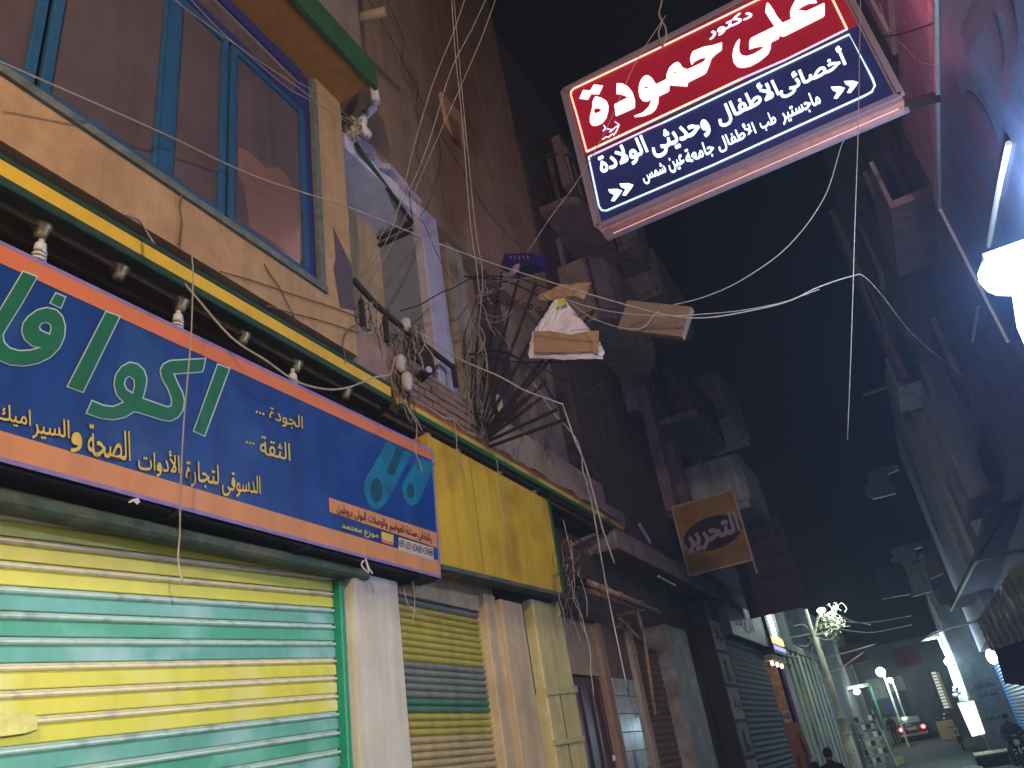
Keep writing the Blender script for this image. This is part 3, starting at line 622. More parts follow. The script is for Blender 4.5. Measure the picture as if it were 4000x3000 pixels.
gridpoly('cardboard', [(2105, 1150), (2150, 1130), (2200, 1112), (2310, 1104), (2278, 1168), (2260, 1158), (2240, 1155), (2220, 1165), (2150, 1172), (2100, 1172)], 6.0, card, t, .012, 6)
t = thing('cardboard_box', P(2560, 1300, y=6.0), 'flat cardboard box with handwritten black Arabic lines hanging below the red sign', 'box')
D = Vector((0, .09, 0)); b = B(); b.poly([P(2450, 1171, y=6), P(2702, 1198, y=6), P(2664, 1315, y=6), P(2410, 1286, y=6)], D); b.build('carton', M('dark_cardboard', (.2, .13, .085), .85, .15, 8, .15), t, bevel=.004)
lettering('handwriting', 'شكرا صيانة', P(2468, 1283, y=5.99), P(2520, 1258, y=5.99), P(2465, 1268, y=5.99), signdark, t, .01)
lettering('handwriting', 'سكيوات يا حضرة البنك من الأول', P(2500, 1290, y=5.99), P(2672, 1288, y=5.99), P(2500, 1268, y=5.99), signdark, t, .015)
t = thing('carton', P(2020, 1060, y=6.05), 'dark blue printed carton with torn wrapping on top of the fan grille', 'box')
b = B(); b.poly([P(1972, 990, y=6), P(2080, 988, y=6), P(2088, 1030, y=6), P(1975, 1062, y=6), P(1952, 1045, y=6)], (.03, .3, .08)); b.build('carton_body', M('navy_print', (.02, .015, .09), .35, .3, 8, .1), t)
for i in range(5): B().poly([P(1990 + i * 17, 998, y=5.985), P(1994 + i * 17, 998, y=5.985), P(1998 + i * 17, 1012, y=5.985), P(1994 + i * 17, 1012, y=5.985)]).build('printed_stroke', lilac, t)
gridpoly('torn_wrapping', [(2018, 1032), (2032, 1028), (2026, 1055), (2000, 1075), (1975, 1085), (1960, 1070), (1990, 1060)], 5.98, M('purple_film', (.25, .2, .35), .4, .5, 30, .3), t, .01, 3)
# ================================================================== ground floor of the neighbour: pillar, door, tiles, racks
gf = thing('ground_floor_front', (-4, 10, -.25), 'dusty ground floor front with maroon door between beige pillars and tiled wall', 'building')
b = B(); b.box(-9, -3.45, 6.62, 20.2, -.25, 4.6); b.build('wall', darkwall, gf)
B().box(-3.5, -3.1, 6.85, 7.52, -.25, 3.24).build('pillar', beige2, gf, bevel=.01)
B().box(-3.5, -3.14, 7.52, 7.62, -.25, 3.3).build('pillar_return', beige, gf)
B().beam((-3.09, 6.84, 2.40), (-3.09, 7.54, 2.44), .03, .06).build('wooden_batten', wood, gf)
B().beam((-3.09, 6.84, 1.98), (-3.09, 7.5, 2.0), .03, .045).build('wooden_batten', wood, gf)
B().box(-3.101, -3.096, 7.14, 7.15, .5, 2.4).build('board_joint', rust, gf)
B().box(-3.4, -3.22, 7.62, 8.72, 2.62, 3.2).build('transom_panel', M('dusty_brown_panel', (.24, .17, .12), .8, .2, 5, .3), gf)
d = B().box(-3.4, -3.24, 7.62, 8.62, -.25, 2.6).build('door', maroon, gf)
for y in (7.72, 8.0, 8.28, 8.5): B().box(-3.24, -3.22, y, y + .05, -.2, 2.5).build('door_moulding', maroon, d, bevel=.008)
B().box(-3.22, -3.2, 8.52, 8.55, 1.78, 1.83).build('handle', white_plastic, d)
B().box(-3.4, -3.14, 7.6, 8.8, 3.2, 3.3).build('door_header', maroon, gf, bevel=.01)
B().box(-3.4, -3.16, 8.62, 8.78, -.25, 3.2).build('door_post', M('brown_post', (.2, .12, .085), .7, .2, 5, .2), gf)
tilem = M('grey_glossy_tile', (.3, .31, .3), .12, .25, 6, .05, spec=.7)
tp = None
for i in range(4):
    for j in range(9):
        if tp is None: tp = B().box(-3.18, -3.16, 8.80, 8.985, .9, 1.085).build('tile', tilem, gf, bevel=.004); t0 = tp
        else: copy_part(tp, (0, i * .19, j * .19 - 0))
B().box(-3.4, -3.18, 8.78, 9.6, -.25, 3.2).build('tile_backing', mortar, gf)
for y, z in ((9.05, 1.72), (9.25, 2.55)): B().poly([(-3.155, y, z - .12), (-3.155, y + .06, z), (-3.155, y, z + .12), (-3.155, y - .06, z)], (.004, 0, 0)).build('diamond_tile', signblue, gf)
rs = thing('roller_shutter', (-3.3, 10.6, -.25), 'dark brown roller shutter in shade right of the tiled wall', 'shutter', 'roller shutters along the left side')
sp_ = None; shb = M('brown_slat_paint', (.13, .08, .06), .6, .3, 6, .2)
for k_ in range(42):
    if sp_ is None: sp_ = B().add([(-3.3 + dx, y, -.25 + dz) for y in (9.75, 11.2) for dx, dz in ((0, 0), (.02, .03), (0, .078))], [(0, 1, 4, 3), (1, 2, 5, 4)]).build('slat', shb, rs)
    else: copy_part(sp_, (0, 0, k_ * .08))
B().box(-3.5, -3.12, 9.6, 9.75, -.25, 3.3).build('pillar', brownwall2, gf)
B().box(-3.6, -3.1, 11.2, 12.3, -.25, 3.4).build('pillar', M('mottled_pillar', (.13, .11, .1), .6, .5, 5, .4, stain=(.3, .3, .3), stainscale=3, stainamt=.4), gf)
B().box(-3.62, -3.02, 9.6, 20.2, 4.2, 4.5).build('concrete_beam', brownwall2, gf, bevel=.015)
B().box(-3.3, -3.05, 10.0, 20.2, 4.5, 4.62).build('beam_lip', darkwall, gf)
# bracket pipes
br = thing('pipe_bracket', (-2.9, 9, 3.5), 'rusty pipe rack with rings standing out above the maroon door', 'rack')
B().tube([P(2300, 2275, x=-2.85), P(2575, 2392, x=-2.75)], .033, 10).build('pipe', rustpipe, br, smooth=True)
B().tube([P(2255, 2290, x=-3.05), P(2480, 2378, x=-2.95)], .026, 8).build('pipe', rustpipe, br, smooth=True)
for a in ((2360, 2300), (2420, 2330), (2500, 2362)):
    c = P(*a, x=-2.83); B().tube([c + Vector((.05 * math.cos(i * .63), 0, .05 * math.sin(i * .63))) for i in range(11)], .008, 5).build('ring', rustpipe, br)
B().tube([P(2485, 2375, x=-2.85), P(2515, 2480, x=-2.95), P(2560, 2790, x=-3.05)], .022, 8).build('upright', rustpipe, br, smooth=True)
B().tube([P(2420, 2415, x=-3.0), P(2500, 2495, x=-2.95)], .02, 6).build('brace', rustpipe, br)
B().tube([P(2410, 2405, x=-3.05), P(2520, 2380, x=-2.9)], .02, 6).build('brace', rustpipe, br)
# wire cage
cg = thing('wire_cage', P(2300, 2260, x=-2.9), 'small rusty wire cage full of junk standing on the pipe rack', 'cage')
x0, x1, y0, y1, z0, z1 = -3.15, -2.86, 7.55, 8.12, 3.52, 3.92
for i in range(6):
    y = y0 + (y1 - y0) * i / 5; B().tube([(x1, y, z0), (x1, y, z1), (x0, y, z1)], .008, 5).build('wire', rust, cg)
for i in range(4):
    z = z0 + (z1 - z0) * i / 3; B().tube([(x0, y0, z), (x1, y0, z), (x1, y1, z)], .008, 5).build('wire', rust, cg)
for i in range(4):
    x = x0 + (x1 - x0) * i / 4; B().tube([(x, y0, z0), (x, y0, z1)], .007, 5).build('wire', rust, cg)
B().box(x0, x1, y0, y1, z0 - .03, z0).build('base', rust, cg)
for i in range(12):
    c = Vector((random.uniform(x0, x1), random.uniform(y0, y1), random.uniform(z0, z0 + .25))); d_ = Vector([random.uniform(-.09, .09) for _ in range(3)])
    B().tube([c, c + d_], .015, 5).build('scrap', random.choice([rustpipe, rust, wood, brownwall2]), cg)
t = thing('pipe_stub', (-3.0, 7.6, 4.0), 'short rusty pipe slanting out of the dark gap above the wire cage', 'pipe'); B().tube([P(2235, 2125, x=-2.95), P(2320, 2090, x=-3.15)], .025, 8).build('pipe', rustpipe, t)
t = thing('fluorescent_tube', (-3.0, 13, 4), 'thin unlit fluorescent tube under the dark beam right of the pipe rack', 'lamp'); B().tube([P(2572, 2252, x=-3.1), P(2636, 2287, x=-3.1)], .018, 8).build('tube', white_plastic, t)
t = thing('plank', (-2.95, 10, 4.6), 'bleached stick leaning on the ledge past the end of the yellow fascia', 'plank'); B().beam(P(2497, 2048, x=-2.98), P(2540, 2118, x=-2.98), .03, .05).build('board', lav, t)
# ================================================================== LAMPS that light the near facade
shl = thing('street_lamp', (1.85, -3, 6.6), 'street lamp on a wall bracket behind the viewer lighting the orange facade', 'lamp')
B().tube([(1.95, -3, 6.0), (1.75, -3, 6.15), (1.5, -3, 6.2)], .03, 8).build('bracket', darkmetal, shl)
B().box(1.2, 1.55, -3.1, -2.9, 6.14, 6.24).build('lamp_head', tubew, shl, bevel=.02)
B().box(1.24, 1.5, -3.07, -2.93, 6.12, 6.138).build('lens', E('warm_lens', (1, .75, .5), 4, False), shl)
lamp('lamp_light', (1.37, -3, 6.0), 1400, (1, .74, .52), shl, .12)
sal = thing('shop_awning', (1.4, .6, 2.6), 'shop awning behind the viewer with a white tube lamp under it', 'awning')
B().poly([(.95, -2, 2.55), (1.95, -2, 2.61), (1.95, 2.2, 2.68), (.95, 2.2, 2.67)], (0, 0, .06)).build('awning_sheet', tubew, sal)
ftl = thing('fluorescent_lamp', (1.6, .3, 2.58), 'white tube lamp under the shop awning behind the viewer', 'lamp')
B().tube([(1.6, -1.3, 2.585), (1.6, -.5, 2.59)], .014, 8).build('tube', E('white_tube', (.9, 1, .95), 6, False), ftl)
for y in (-.9,): lamp('tube_light', (1.6, y, 2.555), 1200, (1, .99, .85), ftl, .02)
# ================================================================== RIGHT SIDE near
rb = thing('apartment_building', (4, 2, -.25), 'pale plastered apartment building on the right behind the red lit doctor sign', 'building')
rw = M('pale_pink_plaster', (.42, .36, .38), .85, .18, 3, .4, streak=.15, stain=(.25, .2, .22), stainscale=1, stainamt=.4)
rw2 = M('grey_violet_plaster', (.36, .3, .36), .85, .25, 3, .4, streak=.2)
b = B(); b.box(1.95, 9, -8, 7.9, 8.3, 14); b.box(1.95, 9, -8, 9.3, -.25, 8.298); b.build('wall', rw, rb)
b = B(); b.box(1.9, 1.96, -8, 9.3, 7.12, 7.22); b.box(1.9, 1.96, 4, 7.9, 8.3, 8.38); b.box(1.91, 1.955, 5.2, 5.28, 7.22, 8.3); b.box(1.91, 1.955, 7.7, 7.9, 8.38, 14); b.build('moulding', rw, rb, bevel=.01)
rb2 = thing('apartment_building', (5, 17, -.25), 'tall dim apartment building beyond the pale one on the right', 'building')
b = B(); b.box(2.3, 10, 9.3, 26.5, -.25, 17.3); b.build('wall', rw2, rb2)
for y, z, h in ((10.2, 9.2, 1.5), (12.5, 8.6, 1.7), (15.5, 10.5, 1.6), (15.5, 6.8, 1.6), (20, 12, 1.6), (20, 8.6, 1.6), (24, 12.5, 1.6)):
    f = B().box(2.2, 2.32, y, y + 1.0, z, z + h).build('window', M('dim_window_frame', (.3, .27, .3), .7, .2, 5, .2), rb2)
    B().box(2.185, 2.2, y + .08, y + .92, z + .08, z + h - .08).build('pane', M('dim_shutter', (.16, .14, .17), .6, .3, 9, .2), f)
for y, z in ((11.0, 8.3), (16.8, 5.2), (22, 9.6)): B().box(1.7, 2.3, y, y + 2.2, z, z + .12).build('balcony_slab', rw2, rb2); B().box(1.7, 1.76, y, y + 2.2, z + .12, z + .9).build('balcony_front', rw, rb2)
B().box(2.1, 2.32, 24.8, 26.5, 5, 17.4).build('corner_pier', rw, rb2)
sb = thing('shop_sign', (1.8, 6.5, 5), 'dark blue grey signboard with outlined Arabic letters on the right wall by the big lamp', 'sign')
B().box(1.7, 1.93, 2.5, 8.25, 4.75, 6.42).build('panel', M('dusty_blue_panel', (.12, .15, .24), .45, .2, 3, .15, streak=.2), sb, bevel=.01)
b = B(); b.beam((1.695, 2.5, 6.42), (1.695, 8.25, 6.42), .05, .04); b.beam((1.695, 8.23, 4.75), (1.695, 8.23, 6.42), .05, .04, up=(1, 0, 0)); b.build('frame', tubew, sb)
for tx, y0_, y1_ in (('الو', 8.0, 6.9), ('فا', 6.7, 5.6), ('لا', 5.3, 4.3)):
    lettering('lettering_outline', tx, (1.693, y0_, 5.2), (1.693, y1_, 5.2), (1.693, y0_, 6.15), M('mauve_lettering', (.17, .12, .17), .5, .1, 5, .05), sb, .012)
    lettering('lettering', tx, (1.689, y0_, 5.2), (1.689, y1_, 5.2), (1.689, y0_, 6.15), M('dusky_lettering', (.14, .09, .15), .5, .1, 5, .05), sb, -.006)
# conduits near the lamp
t = thing('conduit', (1.8, 7, 4), 'white tube running up the right wall to the big glaring lamp', 'pipe')
B().tube([P(3940, 560, x=1.68), P(3905, 720, x=1.68), P(3862, 960, x=1.68)], .022, 8).build('pipe', white_plastic, t)
B().tube([P(3822, 1200, x=1.9), P(3800, 1335, x=1.9)], .022, 8).build('pipe', white_plastic, t)
# big flood lamp
LP = P(3880, 1085, y=5.8)
fl = thing('flood_lamp', LP, 'glaring blue white flood lamp on the right wall', 'lamp')
B().box(LP.x - .02, LP.x + .42, LP.y - .13, LP.y + .13, LP.z + .1, LP.z + .14).build('lamp_housing', tubew, fl)
B().tube([LP + Vector((.4, 0, .1)), (1.95, LP.y, LP.z + .1)], .03).build('arm', darkmetal, fl)
FLM = E('flood_lamp_glare', (.72, .93, 1), 60, False)
B().ball(LP + Vector((.1, 0, 0)), .19, .13, .17, 14, 8).build('bulb', FLM, fl, smooth=True)
B().ball(LP + Vector((.33, 0, -.05)), .2, .13, .19, 14, 8).build('bulb', FLM, fl, smooth=True)
lamp('flood_light', LP + Vector((-.02, -.3, -.02)), 4200, (.1, .34, 1), fl, .1, spot=82, aim=LP + Vector((.0, -1, -.62)), blend=1)
lamp('flood_light', LP + Vector((.1, -.28, .05)), 115, (.42, .6, 1), fl, .1)
lamp('flood_light', LP + Vector((.38, -.34, .12)), 110, (.5, .68, 1), fl, .1)
# curved lit shop sign at the right edge
t = thing('lit_sign', P(3990, 1280, y=6.8), 'rounded glowing white sign below the flood lamp at the right edge', 'sign')
B().poly([P(3955, 1130, y=6.8), P(4100, 1130, y=6.8), P(4100, 1420, y=6.8), P(4010, 1340, y=6.8), P(3975, 1260, y=6.8)], (0, .1, 0)).build('panel', E('lit_white_panel', (.8, .95, 1), 2.2, False), t)
# ================================================================== RED AND BLUE LIT SIGN hanging across the street
rsn = thing('lit_sign', (0, 6.1, 6.3), 'big lit doctor sign, red above and dark blue below, hanging across the street', 'sign')
NY = 6.0
sx0, sx1, sz0, sz1, zm = -1.41, 1.36, 6.29, 8.13, 7.2
B().box(sx0, sx1, NY + .012, NY + .16, sz0, sz1).build('casing', M('dull_mauve_casing', (.28, .22, .26), .6, .15, 5, .1), rsn)
B().box(sx1 + .002, sx1 + .01, NY + .03, NY + .14, sz0 + .1, sz1 - .05).build('added_side_glow', E('pink_wall_fill', (1, .22, .36), 9), rsn)  # unseen glowing strip added to throw pink light on the right wall
redm = M('red_backlit_panel', (.25, .01, .02), .35, .22, 1.3, .03, emit=.34, ecol=(.5, .006, .03))
blum = M('navy_backlit_panel', (.01, .012, .06), .35, .5, 1.1, .03, emit=.36, ecol=(.03, .035, .17))
B().box(sx0 + .05, sx1 - .045, NY, NY + .011, zm, sz1 - .04).build('red_panel', redm, rsn)
B().box(sx0 + .05, sx1 - .045, NY, NY + .011, sz0 + .03, zm - .003).build('navy_panel', blum, rsn)
b = B(); 
for p, q in (((sx0, sz0), (sx1, sz0)), ((sx1, sz0), (sx1, sz1)), ((sx1, sz1), (sx0, sz1)), ((sx0, sz1), (sx0, sz0))):
    b.beam((p[0], NY - .005, p[1]), (q[0], NY - .005, q[1]), .05, .045, up=(0, 1, 0))
b.build('frame', M('mauve_frame', (.26, .2, .26), .5, .15, 6, .1), rsn)
letw = E('lit_white_letters', (1, .62, .66), 3.0, True); letw2 = E('lit_cool_letters', (.62, .75, 1), 2.0, True)
neon_y = E('warm_neon_line', (1, .5, .3), 1.4, True); neon_p = E('pink_neon_line', (1, .45, .6), 1.0, True); neon_b = E('blue_white_neon_line', (.62, .8, 1), 1.0, True)
def neon(name, pts, mat, r=.0095): 
    B().tube([P(u, v, y=NY - .012) for u, v in pts], r, 6).build(name, mat, rsn)
def cA(p): return (2200 + .3165 * p[0], 200 + .3165 * p[1])
def cB(p): return (2750 + .3165 * p[0], .3165 * p[1])
neon('neon_line', [cA((290, 1240)), cA((160, 760)), cA((95, 545)), cA((95, 500)), cA((130, 462)), cA((1100, 0))], neon_y)
neon('neon_line', [cA((1100, 0)), cB((660, 0)), cB((1000, -150))], neon_y)
neon('neon_line', [cA((290, 1240)), cA((2212, 335))], neon_y, .011); neon('neon_line', [cA((2212, 335)), cB((1000, 740)), cB((1765, 360))], neon_p)
neon('neon_line', [cB((1765, 360)), cB((1590, 0)), cB((1540, -90))], neon_y)
nw = lambda x, y: (2150 + k * x, k * y)
neon('neon_line', [nw(235, 968), nw(600, 798), nw(700, 755)], neon_p); neon('neon_line', [nw(700, 755), nw(1844, 212), nw(1985, 480), nw(2003, 528), nw(1985, 565), nw(1940, 590), nw(1000, 1020), nw(345, 1300), nw(318, 1298), nw(300, 1275), nw(235, 968)], neon_b)
name_a = [
 ([(378, 410), (490, 425), (440, 533), (343, 528), (305, 597), (200, 585), (243, 478), (335, 484)], 0),
 ([(395, 555), (470, 575), (530, 610), (558, 670), (555, 740), (530, 830), (480, 890), (410, 920), (360, 920), (330, 880), (330, 810), (360, 690), (362, 620)], 1),
 ([(385, 705), (430, 703), (478, 722), (440, 755), (395, 768), (378, 745)], 1),
 ([(660, 395), (720, 395), (790, 430), (850, 500), (885, 600), (885, 700), (650, 803), (628, 655), (795, 573), (765, 550), (700, 530), (658, 530)], 1),
 ([(1040, 295), (1090, 325), (1145, 408), (1275, 345), (1275, 290), (1310, 200), (1370, 145), (1415, 130), (1440, 150), (1470, 200), (1530, 225), (1650, 170), (1740, 125), (1765, 77), (1690, 90), (1625, 125), (1585, 168), (1565, 100), (1580, 40), (1600, 0), (1738, -57), (1838, -72), (1960, -110), (1956, -12), (1888, 33), (1830, 90), (1800, 180), (1765, 265), (1735, 290), (1540, 385), (1530, 435), (1310, 420), (1308, 490), (1280, 510), (1175, 558), (1172, 640), (1140, 720), (1090, 765), (1000, 800), (885, 815), (875, 798), (985, 755), (1060, 680), (1092, 592), (1040, 620), (985, 615), (945, 570), (932, 500), (935, 420), (960, 350), (1000, 305)], 1),
 ([(995, 448), (1020, 432), (1060, 445), (1015, 462)], 0), ([(1355, 275), (1380, 250), (1412, 275)], 0)]
name_b = [([(1395, 35), (1370, -20), (1300, -90), (1210, -80), (1130, 0), (1080, 90), (1062, 160), (1075, 235), (968, 282), (900, 200), (850, 110), (800, 40), (780, 32), (768, 60), (755, 150), (870, 325), (575, 470), (558, 520), (560, 612), (620, 590), (700, 573), (740, 580), (690, 620), (600, 670), (530, 692), (470, 685), (435, 640), (430, 570), (445, 490), (435, 480), (400, 520), (365, 600), (350, 680), (365, 770), (410, 825), (480, 838), (570, 820), (680, 760), (790, 670), (820, 600), (828, 522), (920, 480), (932, 432), (960, 450), (990, 450), (1470, 210), (1487, 190), (1488, 60), (1482, 35), (1260, 138), (1155, 122), (1210, 85), (1290, 45)], 1)]
name_a = [([cA(p) for p in q], r) for q, r in name_a]; name_b = [([cB(p) for p in q], r) for q, r in name_b]
rp = lambda u, v: P(u, v, y=NY - .006)
outline('large_lettering', name_a, rp, letw, rsn); outline('large_lettering', name_b, rp, letw, rsn)
def RT(text, bl, br, tl, bold=.03, mat=letw2): lettering('lettering', text, P(*bl, y=NY - .006), P(*br, y=NY - .006), P(*tl, y=NY - .006), mat, rsn, bold)
RT('دكتور', cB((75, 490)), cB((610, 235)), cB((25, 360)), .03)
RT('أخصائى', nw(1430, 612), nw(1840, 420), nw(1385, 475)); RT('الأطفال', nw(1055, 790), nw(1425, 610), nw(1005, 655)); RT('وحديثى', nw(650, 980), nw(1000, 825), nw(600, 850)); RT('الولادة', nw(330, 1100), nw(615, 965), nw(285, 970))
RT('ماجستير', nw(1440, 770), nw(1680, 660), nw(1405, 665), .026); RT('طب', nw(1310, 815), nw(1405, 775), nw(1278, 725), .026); RT('الأطفال', nw(1050, 945), nw(1280, 840), nw(1015, 845), .026); RT('جامعة', nw(850, 1030), nw(1020, 955), nw(822, 930), .026); RT('عين', nw(745, 1070), nw(840, 1030), nw(715, 985), .026); RT('شمس', nw(585, 1140), nw(725, 1080), nw(555, 1060), .026)
for o_ in ((355, 1243), (425, 1208), (1730, 610), (1812, 575)):
    s_ = [(0, -75), (55, -78), (88, -68), (75, -45), (40, 0), (18, -3), (38, -40), (10, -55)]
    B().poly([rp(*nw(o_[0] + a, o_[1] + c)) for a, c in s_]).build('chevron', letw2, rsn)
kb = .3165
for seg in ([(500, 915), (520, 940), (490, 985), (540, 945)], [(545, 960), (600, 965), (570, 1000), (650, 935), (690, 910)], [(640, 870), (690, 905), (660, 980), (620, 1040), (610, 1015)], [(485, 1090), (530, 1055), (560, 1060), (600, 1025)]):
    neon('signature_stroke', [cA(p) for p in seg], letw2, .005)
B().tube([(sx0 + .12, NY + .06, sz0 - .088), (sx1 - .05, NY + .06, sz0 - .07)], .005, 6).build('neon_line', E('salmon_neon_line', (1, .3, .22), .6, True), rsn)
# wooden tray under the sign, bracket bar and hanging cord
B().box(sx0 + .02, sx1, NY + .0, NY + .15, sz0 - .06, sz0 - .03).build('bottom_tray', M('pinkish_board', (.5, .22, .17), .8, .3, 8, .3), rsn)
B().beam((sx0 + .02, NY + .17, sz0 - .035), (sx1 + .04, NY + .17, sz0 - .035), .03, .045).build('rear_rail', M('mauve_frame', (.26, .2, .26)), rsn)
B().beam((sx1 - .1, NY + .2, 6.36), (1.96, NY + .5, 6.45), .07, .07).build('bracket', darkmetal, rsn)
B().beam((sx1 - .1, NY + .2, 7.9), (1.96, NY + .5, 7.95), .07, .07).build('bracket', darkmetal, rsn)
for i, (x, y, h) in enumerate(((-.9, 6.15, 2.2),)):
    pass
B().box(sx0 + .05, sx1 - .05, NY + .162, NY + .17, zm, sz1 - .04).build('back_panel_red', E('red_back_panel', (1, .13, .22), 1.5), rsn)
B().box(sx0 + .05, sx1 - .05, NY + .162, NY + .17, sz0 + .03, zm - .01).build('back_panel_pink', E('violet_back_panel', (.5, .35, 1), 1.8), rsn)
# ================================================================== FAR LEFT ROW (building with stacked balconies)
lb = thing('apartment_building', (-5, 14, 4.5), 'dark apartment building with stacked balconies behind the hanging yellow sign', 'building')
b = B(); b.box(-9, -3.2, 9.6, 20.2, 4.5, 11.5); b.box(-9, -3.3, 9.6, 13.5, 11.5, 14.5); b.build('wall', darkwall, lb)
balm = M('balcony_plaster', (.19, .15, .15), .9, .3, 3, .5, streak=.35); balw = M('pale_balcony_end', (.33, .37, .33), .85, .25, 3, .4, streak=.3)
def balcony(x1, y0, y1, z, h, m, rail=False, rounded=False):
    s = B(); 
    if rounded:
        pts = [(-3.2, y0, z), (x1 - .25, y0, z), (x1 - .05, y0 + .2, z), (x1, y0 + .6, z), (x1, y1 - .6, z), (x1 - .05, y1 - .2, z), (x1 - .25, y1, z), (-3.2, y1, z)]
    else: pts = [(-3.2, y0, z), (x1, y0, z), (x1, y1, z), (-3.2, y1, z)]
    sl = s.poly(pts, (0, 0, .14)).build('balcony_slab', m, lb)
    pr = B(); q = pts[1:-1] if rounded else pts[1:3]; q = [pts[0]] + list(q) + [pts[-1]]
    if rail:
        for a, c in zip(q, q[1:]):
            a = Vector(a); c = Vector(c); n = max(1, int((c - a).length / .16))
            for i in range(n + 1):
                p = a + (c - a) * i / n + Vector((0, 0, .14)); pr.tube([p, p + Vector((0, 0, h))], .011, 4)
            pr.tube([a + Vector((0, 0, .14 + h)), c + Vector((0, 0, .14 + h))], .022, 5)
        tag(pr.build('railing', darkmetal, sl), kind='stuff')
    else:
        for a, c in zip(q, q[1:]): pr.beam(Vector(a) + Vector((0, 0, .14 + h / 2)), Vector(c) + Vector((0, 0, .14 + h / 2)), .1, h)
        pr.build('balcony_front', m, sl)
    return sl
balcony(-2.5, 9.9, 12.2, 10.0, .95, M('reddish_balcony', (.2, .13, .12), .9, .3, 3, .5, streak=.3), rail=True, rounded=True)
balcony(-2.45, 10.2, 12.6, 7.9, 1.0, M('warm_balcony', (.26, .2, .16), .9, .3, 3, .5, streak=.3), rounded=True)
balcony(-2.3, 14.0, 16.4, 7.4, .9, balm, rail=True); balcony(-2.3, 14.0, 16.4, 10.2, 1.0, balm); balcony(-2.2, 16.8, 19.2, 5.9, .9, balm, rail=True); balcony(-2.1, 16.9, 19.2, 8.3, 1.0, balm)
balcony(-2.35, 12.9, 13.9, 10.8, .9, balm); balcony(-2.0, 15.2, 17.3, 5.75, .95, balw)
for y, z0, z1 in ((12.4, 7.2, 10.5), (13.4, 5.4, 8.5), (14.6, 5.2, 7.3), (16.5, 6.4, 9.8), (19.4, 5.2, 8.6)):
    B().box(-3.3, -3.0, y, y + .35, z0, z1).build('pilaster', balm, lb)
for y, z in ((10.4, 8.6), (11.0, 11.0), (14.6, 8.1), (17.4, 6.7)):
    f = B().box(-3.22, -3.12, y, y + .9, z, z + 1.2).build('window', balm, lb); B().box(-3.12, -3.1, y + .1, y + .8, z + .1, z + 1.1).build('pane', darkwall, f)
f = B().box(-2.75, -2.6, 9.95, 10.7, 10.4, 11.5).build('window', M('window_shutter_frame', (.2, .13, .12), .8, .2, 5, .3), lb); B().box(-2.6, -2.58, 10.05, 10.6, 10.55, 11.3).build('pane', M('tan_window_blind', (.33, .26, .2), .7, .2, 5, .2), f)
# hanging yellow sign
hy = thing('hanging_sign', (-2.4, 13.05, 4.3), 'yellow projecting sign with white Arabic word on a black oval above the dark street', 'sign')
HS = [(2628, 1985), (2865, 1922), (2905, 2200), (2700, 2225)]
B().box(-2.99, -1.92, 13.0, 13.12, 4.32, 5.5).build('panel', M('dim_yellow_panel', (.22, .12, .015), .6, .2, 3, .1), hy)
b = B(); 
for p, q in (((-2.99, 4.32), (-1.92, 4.32)), ((-1.92, 4.1), (-1.92, 5.52)), ((-1.92, 5.5), (-2.99, 5.5)), ((-2.99, 5.5), (-2.99, 4.32))): b.beam((p[0], 12.99, p[1]), (q[0], 12.99, q[1]), .03, .03, up=(0, 1, 0))
b.build('frame', tubew, hy)
ov = ell(-2.43, 4.9, .5, .27, 28, 0); B().poly([(x, 12.985, z + (x + 2.43) * .04) for x, z in ov], (0, -.003, 0)).build('oval', blackm, hy)
lettering('lettering', 'التحرير', (-2.9, 12.975, 4.66), (-1.98, 12.975, 4.72), (-2.9, 12.975, 5.1), M('pinkish_white_lettering', (.26, .2, .22), .6, .1, 4, .05), hy, .045)
lettering('lettering', 'مدرسة', (-2.5, 12.98, 5.28), (-2.0, 12.98, 5.3), (-2.5, 12.98, 5.42), M('brown_lettering', (.22, .09, .02), .6, .1, 4, .05), hy, .01)
lettering('lettering', 'ادارة المناهل', (-2.75, 12.98, 4.44), (-1.98, 12.98, 4.48), (-2.75, 12.98, 4.58), MATS['brown_lettering'], hy, .01)
for r in (.15, .12): B().tube([(-2.74 + r * math.cos(i * .5), 12.982, 5.3 + r * .85 * math.sin(i * .5)) for i in range(14)], .006, 4).build('emblem_ring', MATS['brown_lettering'], hy)
B().poly([(-2.74 + (.085 if i % 2 else .04) * math.cos(i * .628), 12.982, 5.3 + (.08 if i % 2 else .04) * math.sin(i * .628)) for i in range(10)], (0, -.003, 0)).build('emblem', MATS['brown_lettering'], hy)
B().beam((-3.2, 13.06, 5.45), (-2.9, 13.06, 5.45), .05).build('bracket', darkmetal, hy)
h2 = thing('hanging_sign', (-2.3, 17, 4), 'dim mauve projecting sign with dark lettering behind the yellow hanging sign', 'sign')
B().box(-2.9, -1.75, 17.0, 17.1, 4.0, 5.9).build('panel', M('dim_mauve_panel', (.05, .035, .05), .6, .2, 3, .1), h2)
for i, tx in enumerate(('للبيع', 'مركز التحرير', 'أدوات مدرسية')): lettering('lettering', tx, (-2.75, 16.98, 5.45 - i * .4), (-1.85, 16.98, 5.45 - i * .4), (-2.75, 16.98, 5.65 - i * .4), blackm, h2, .02)
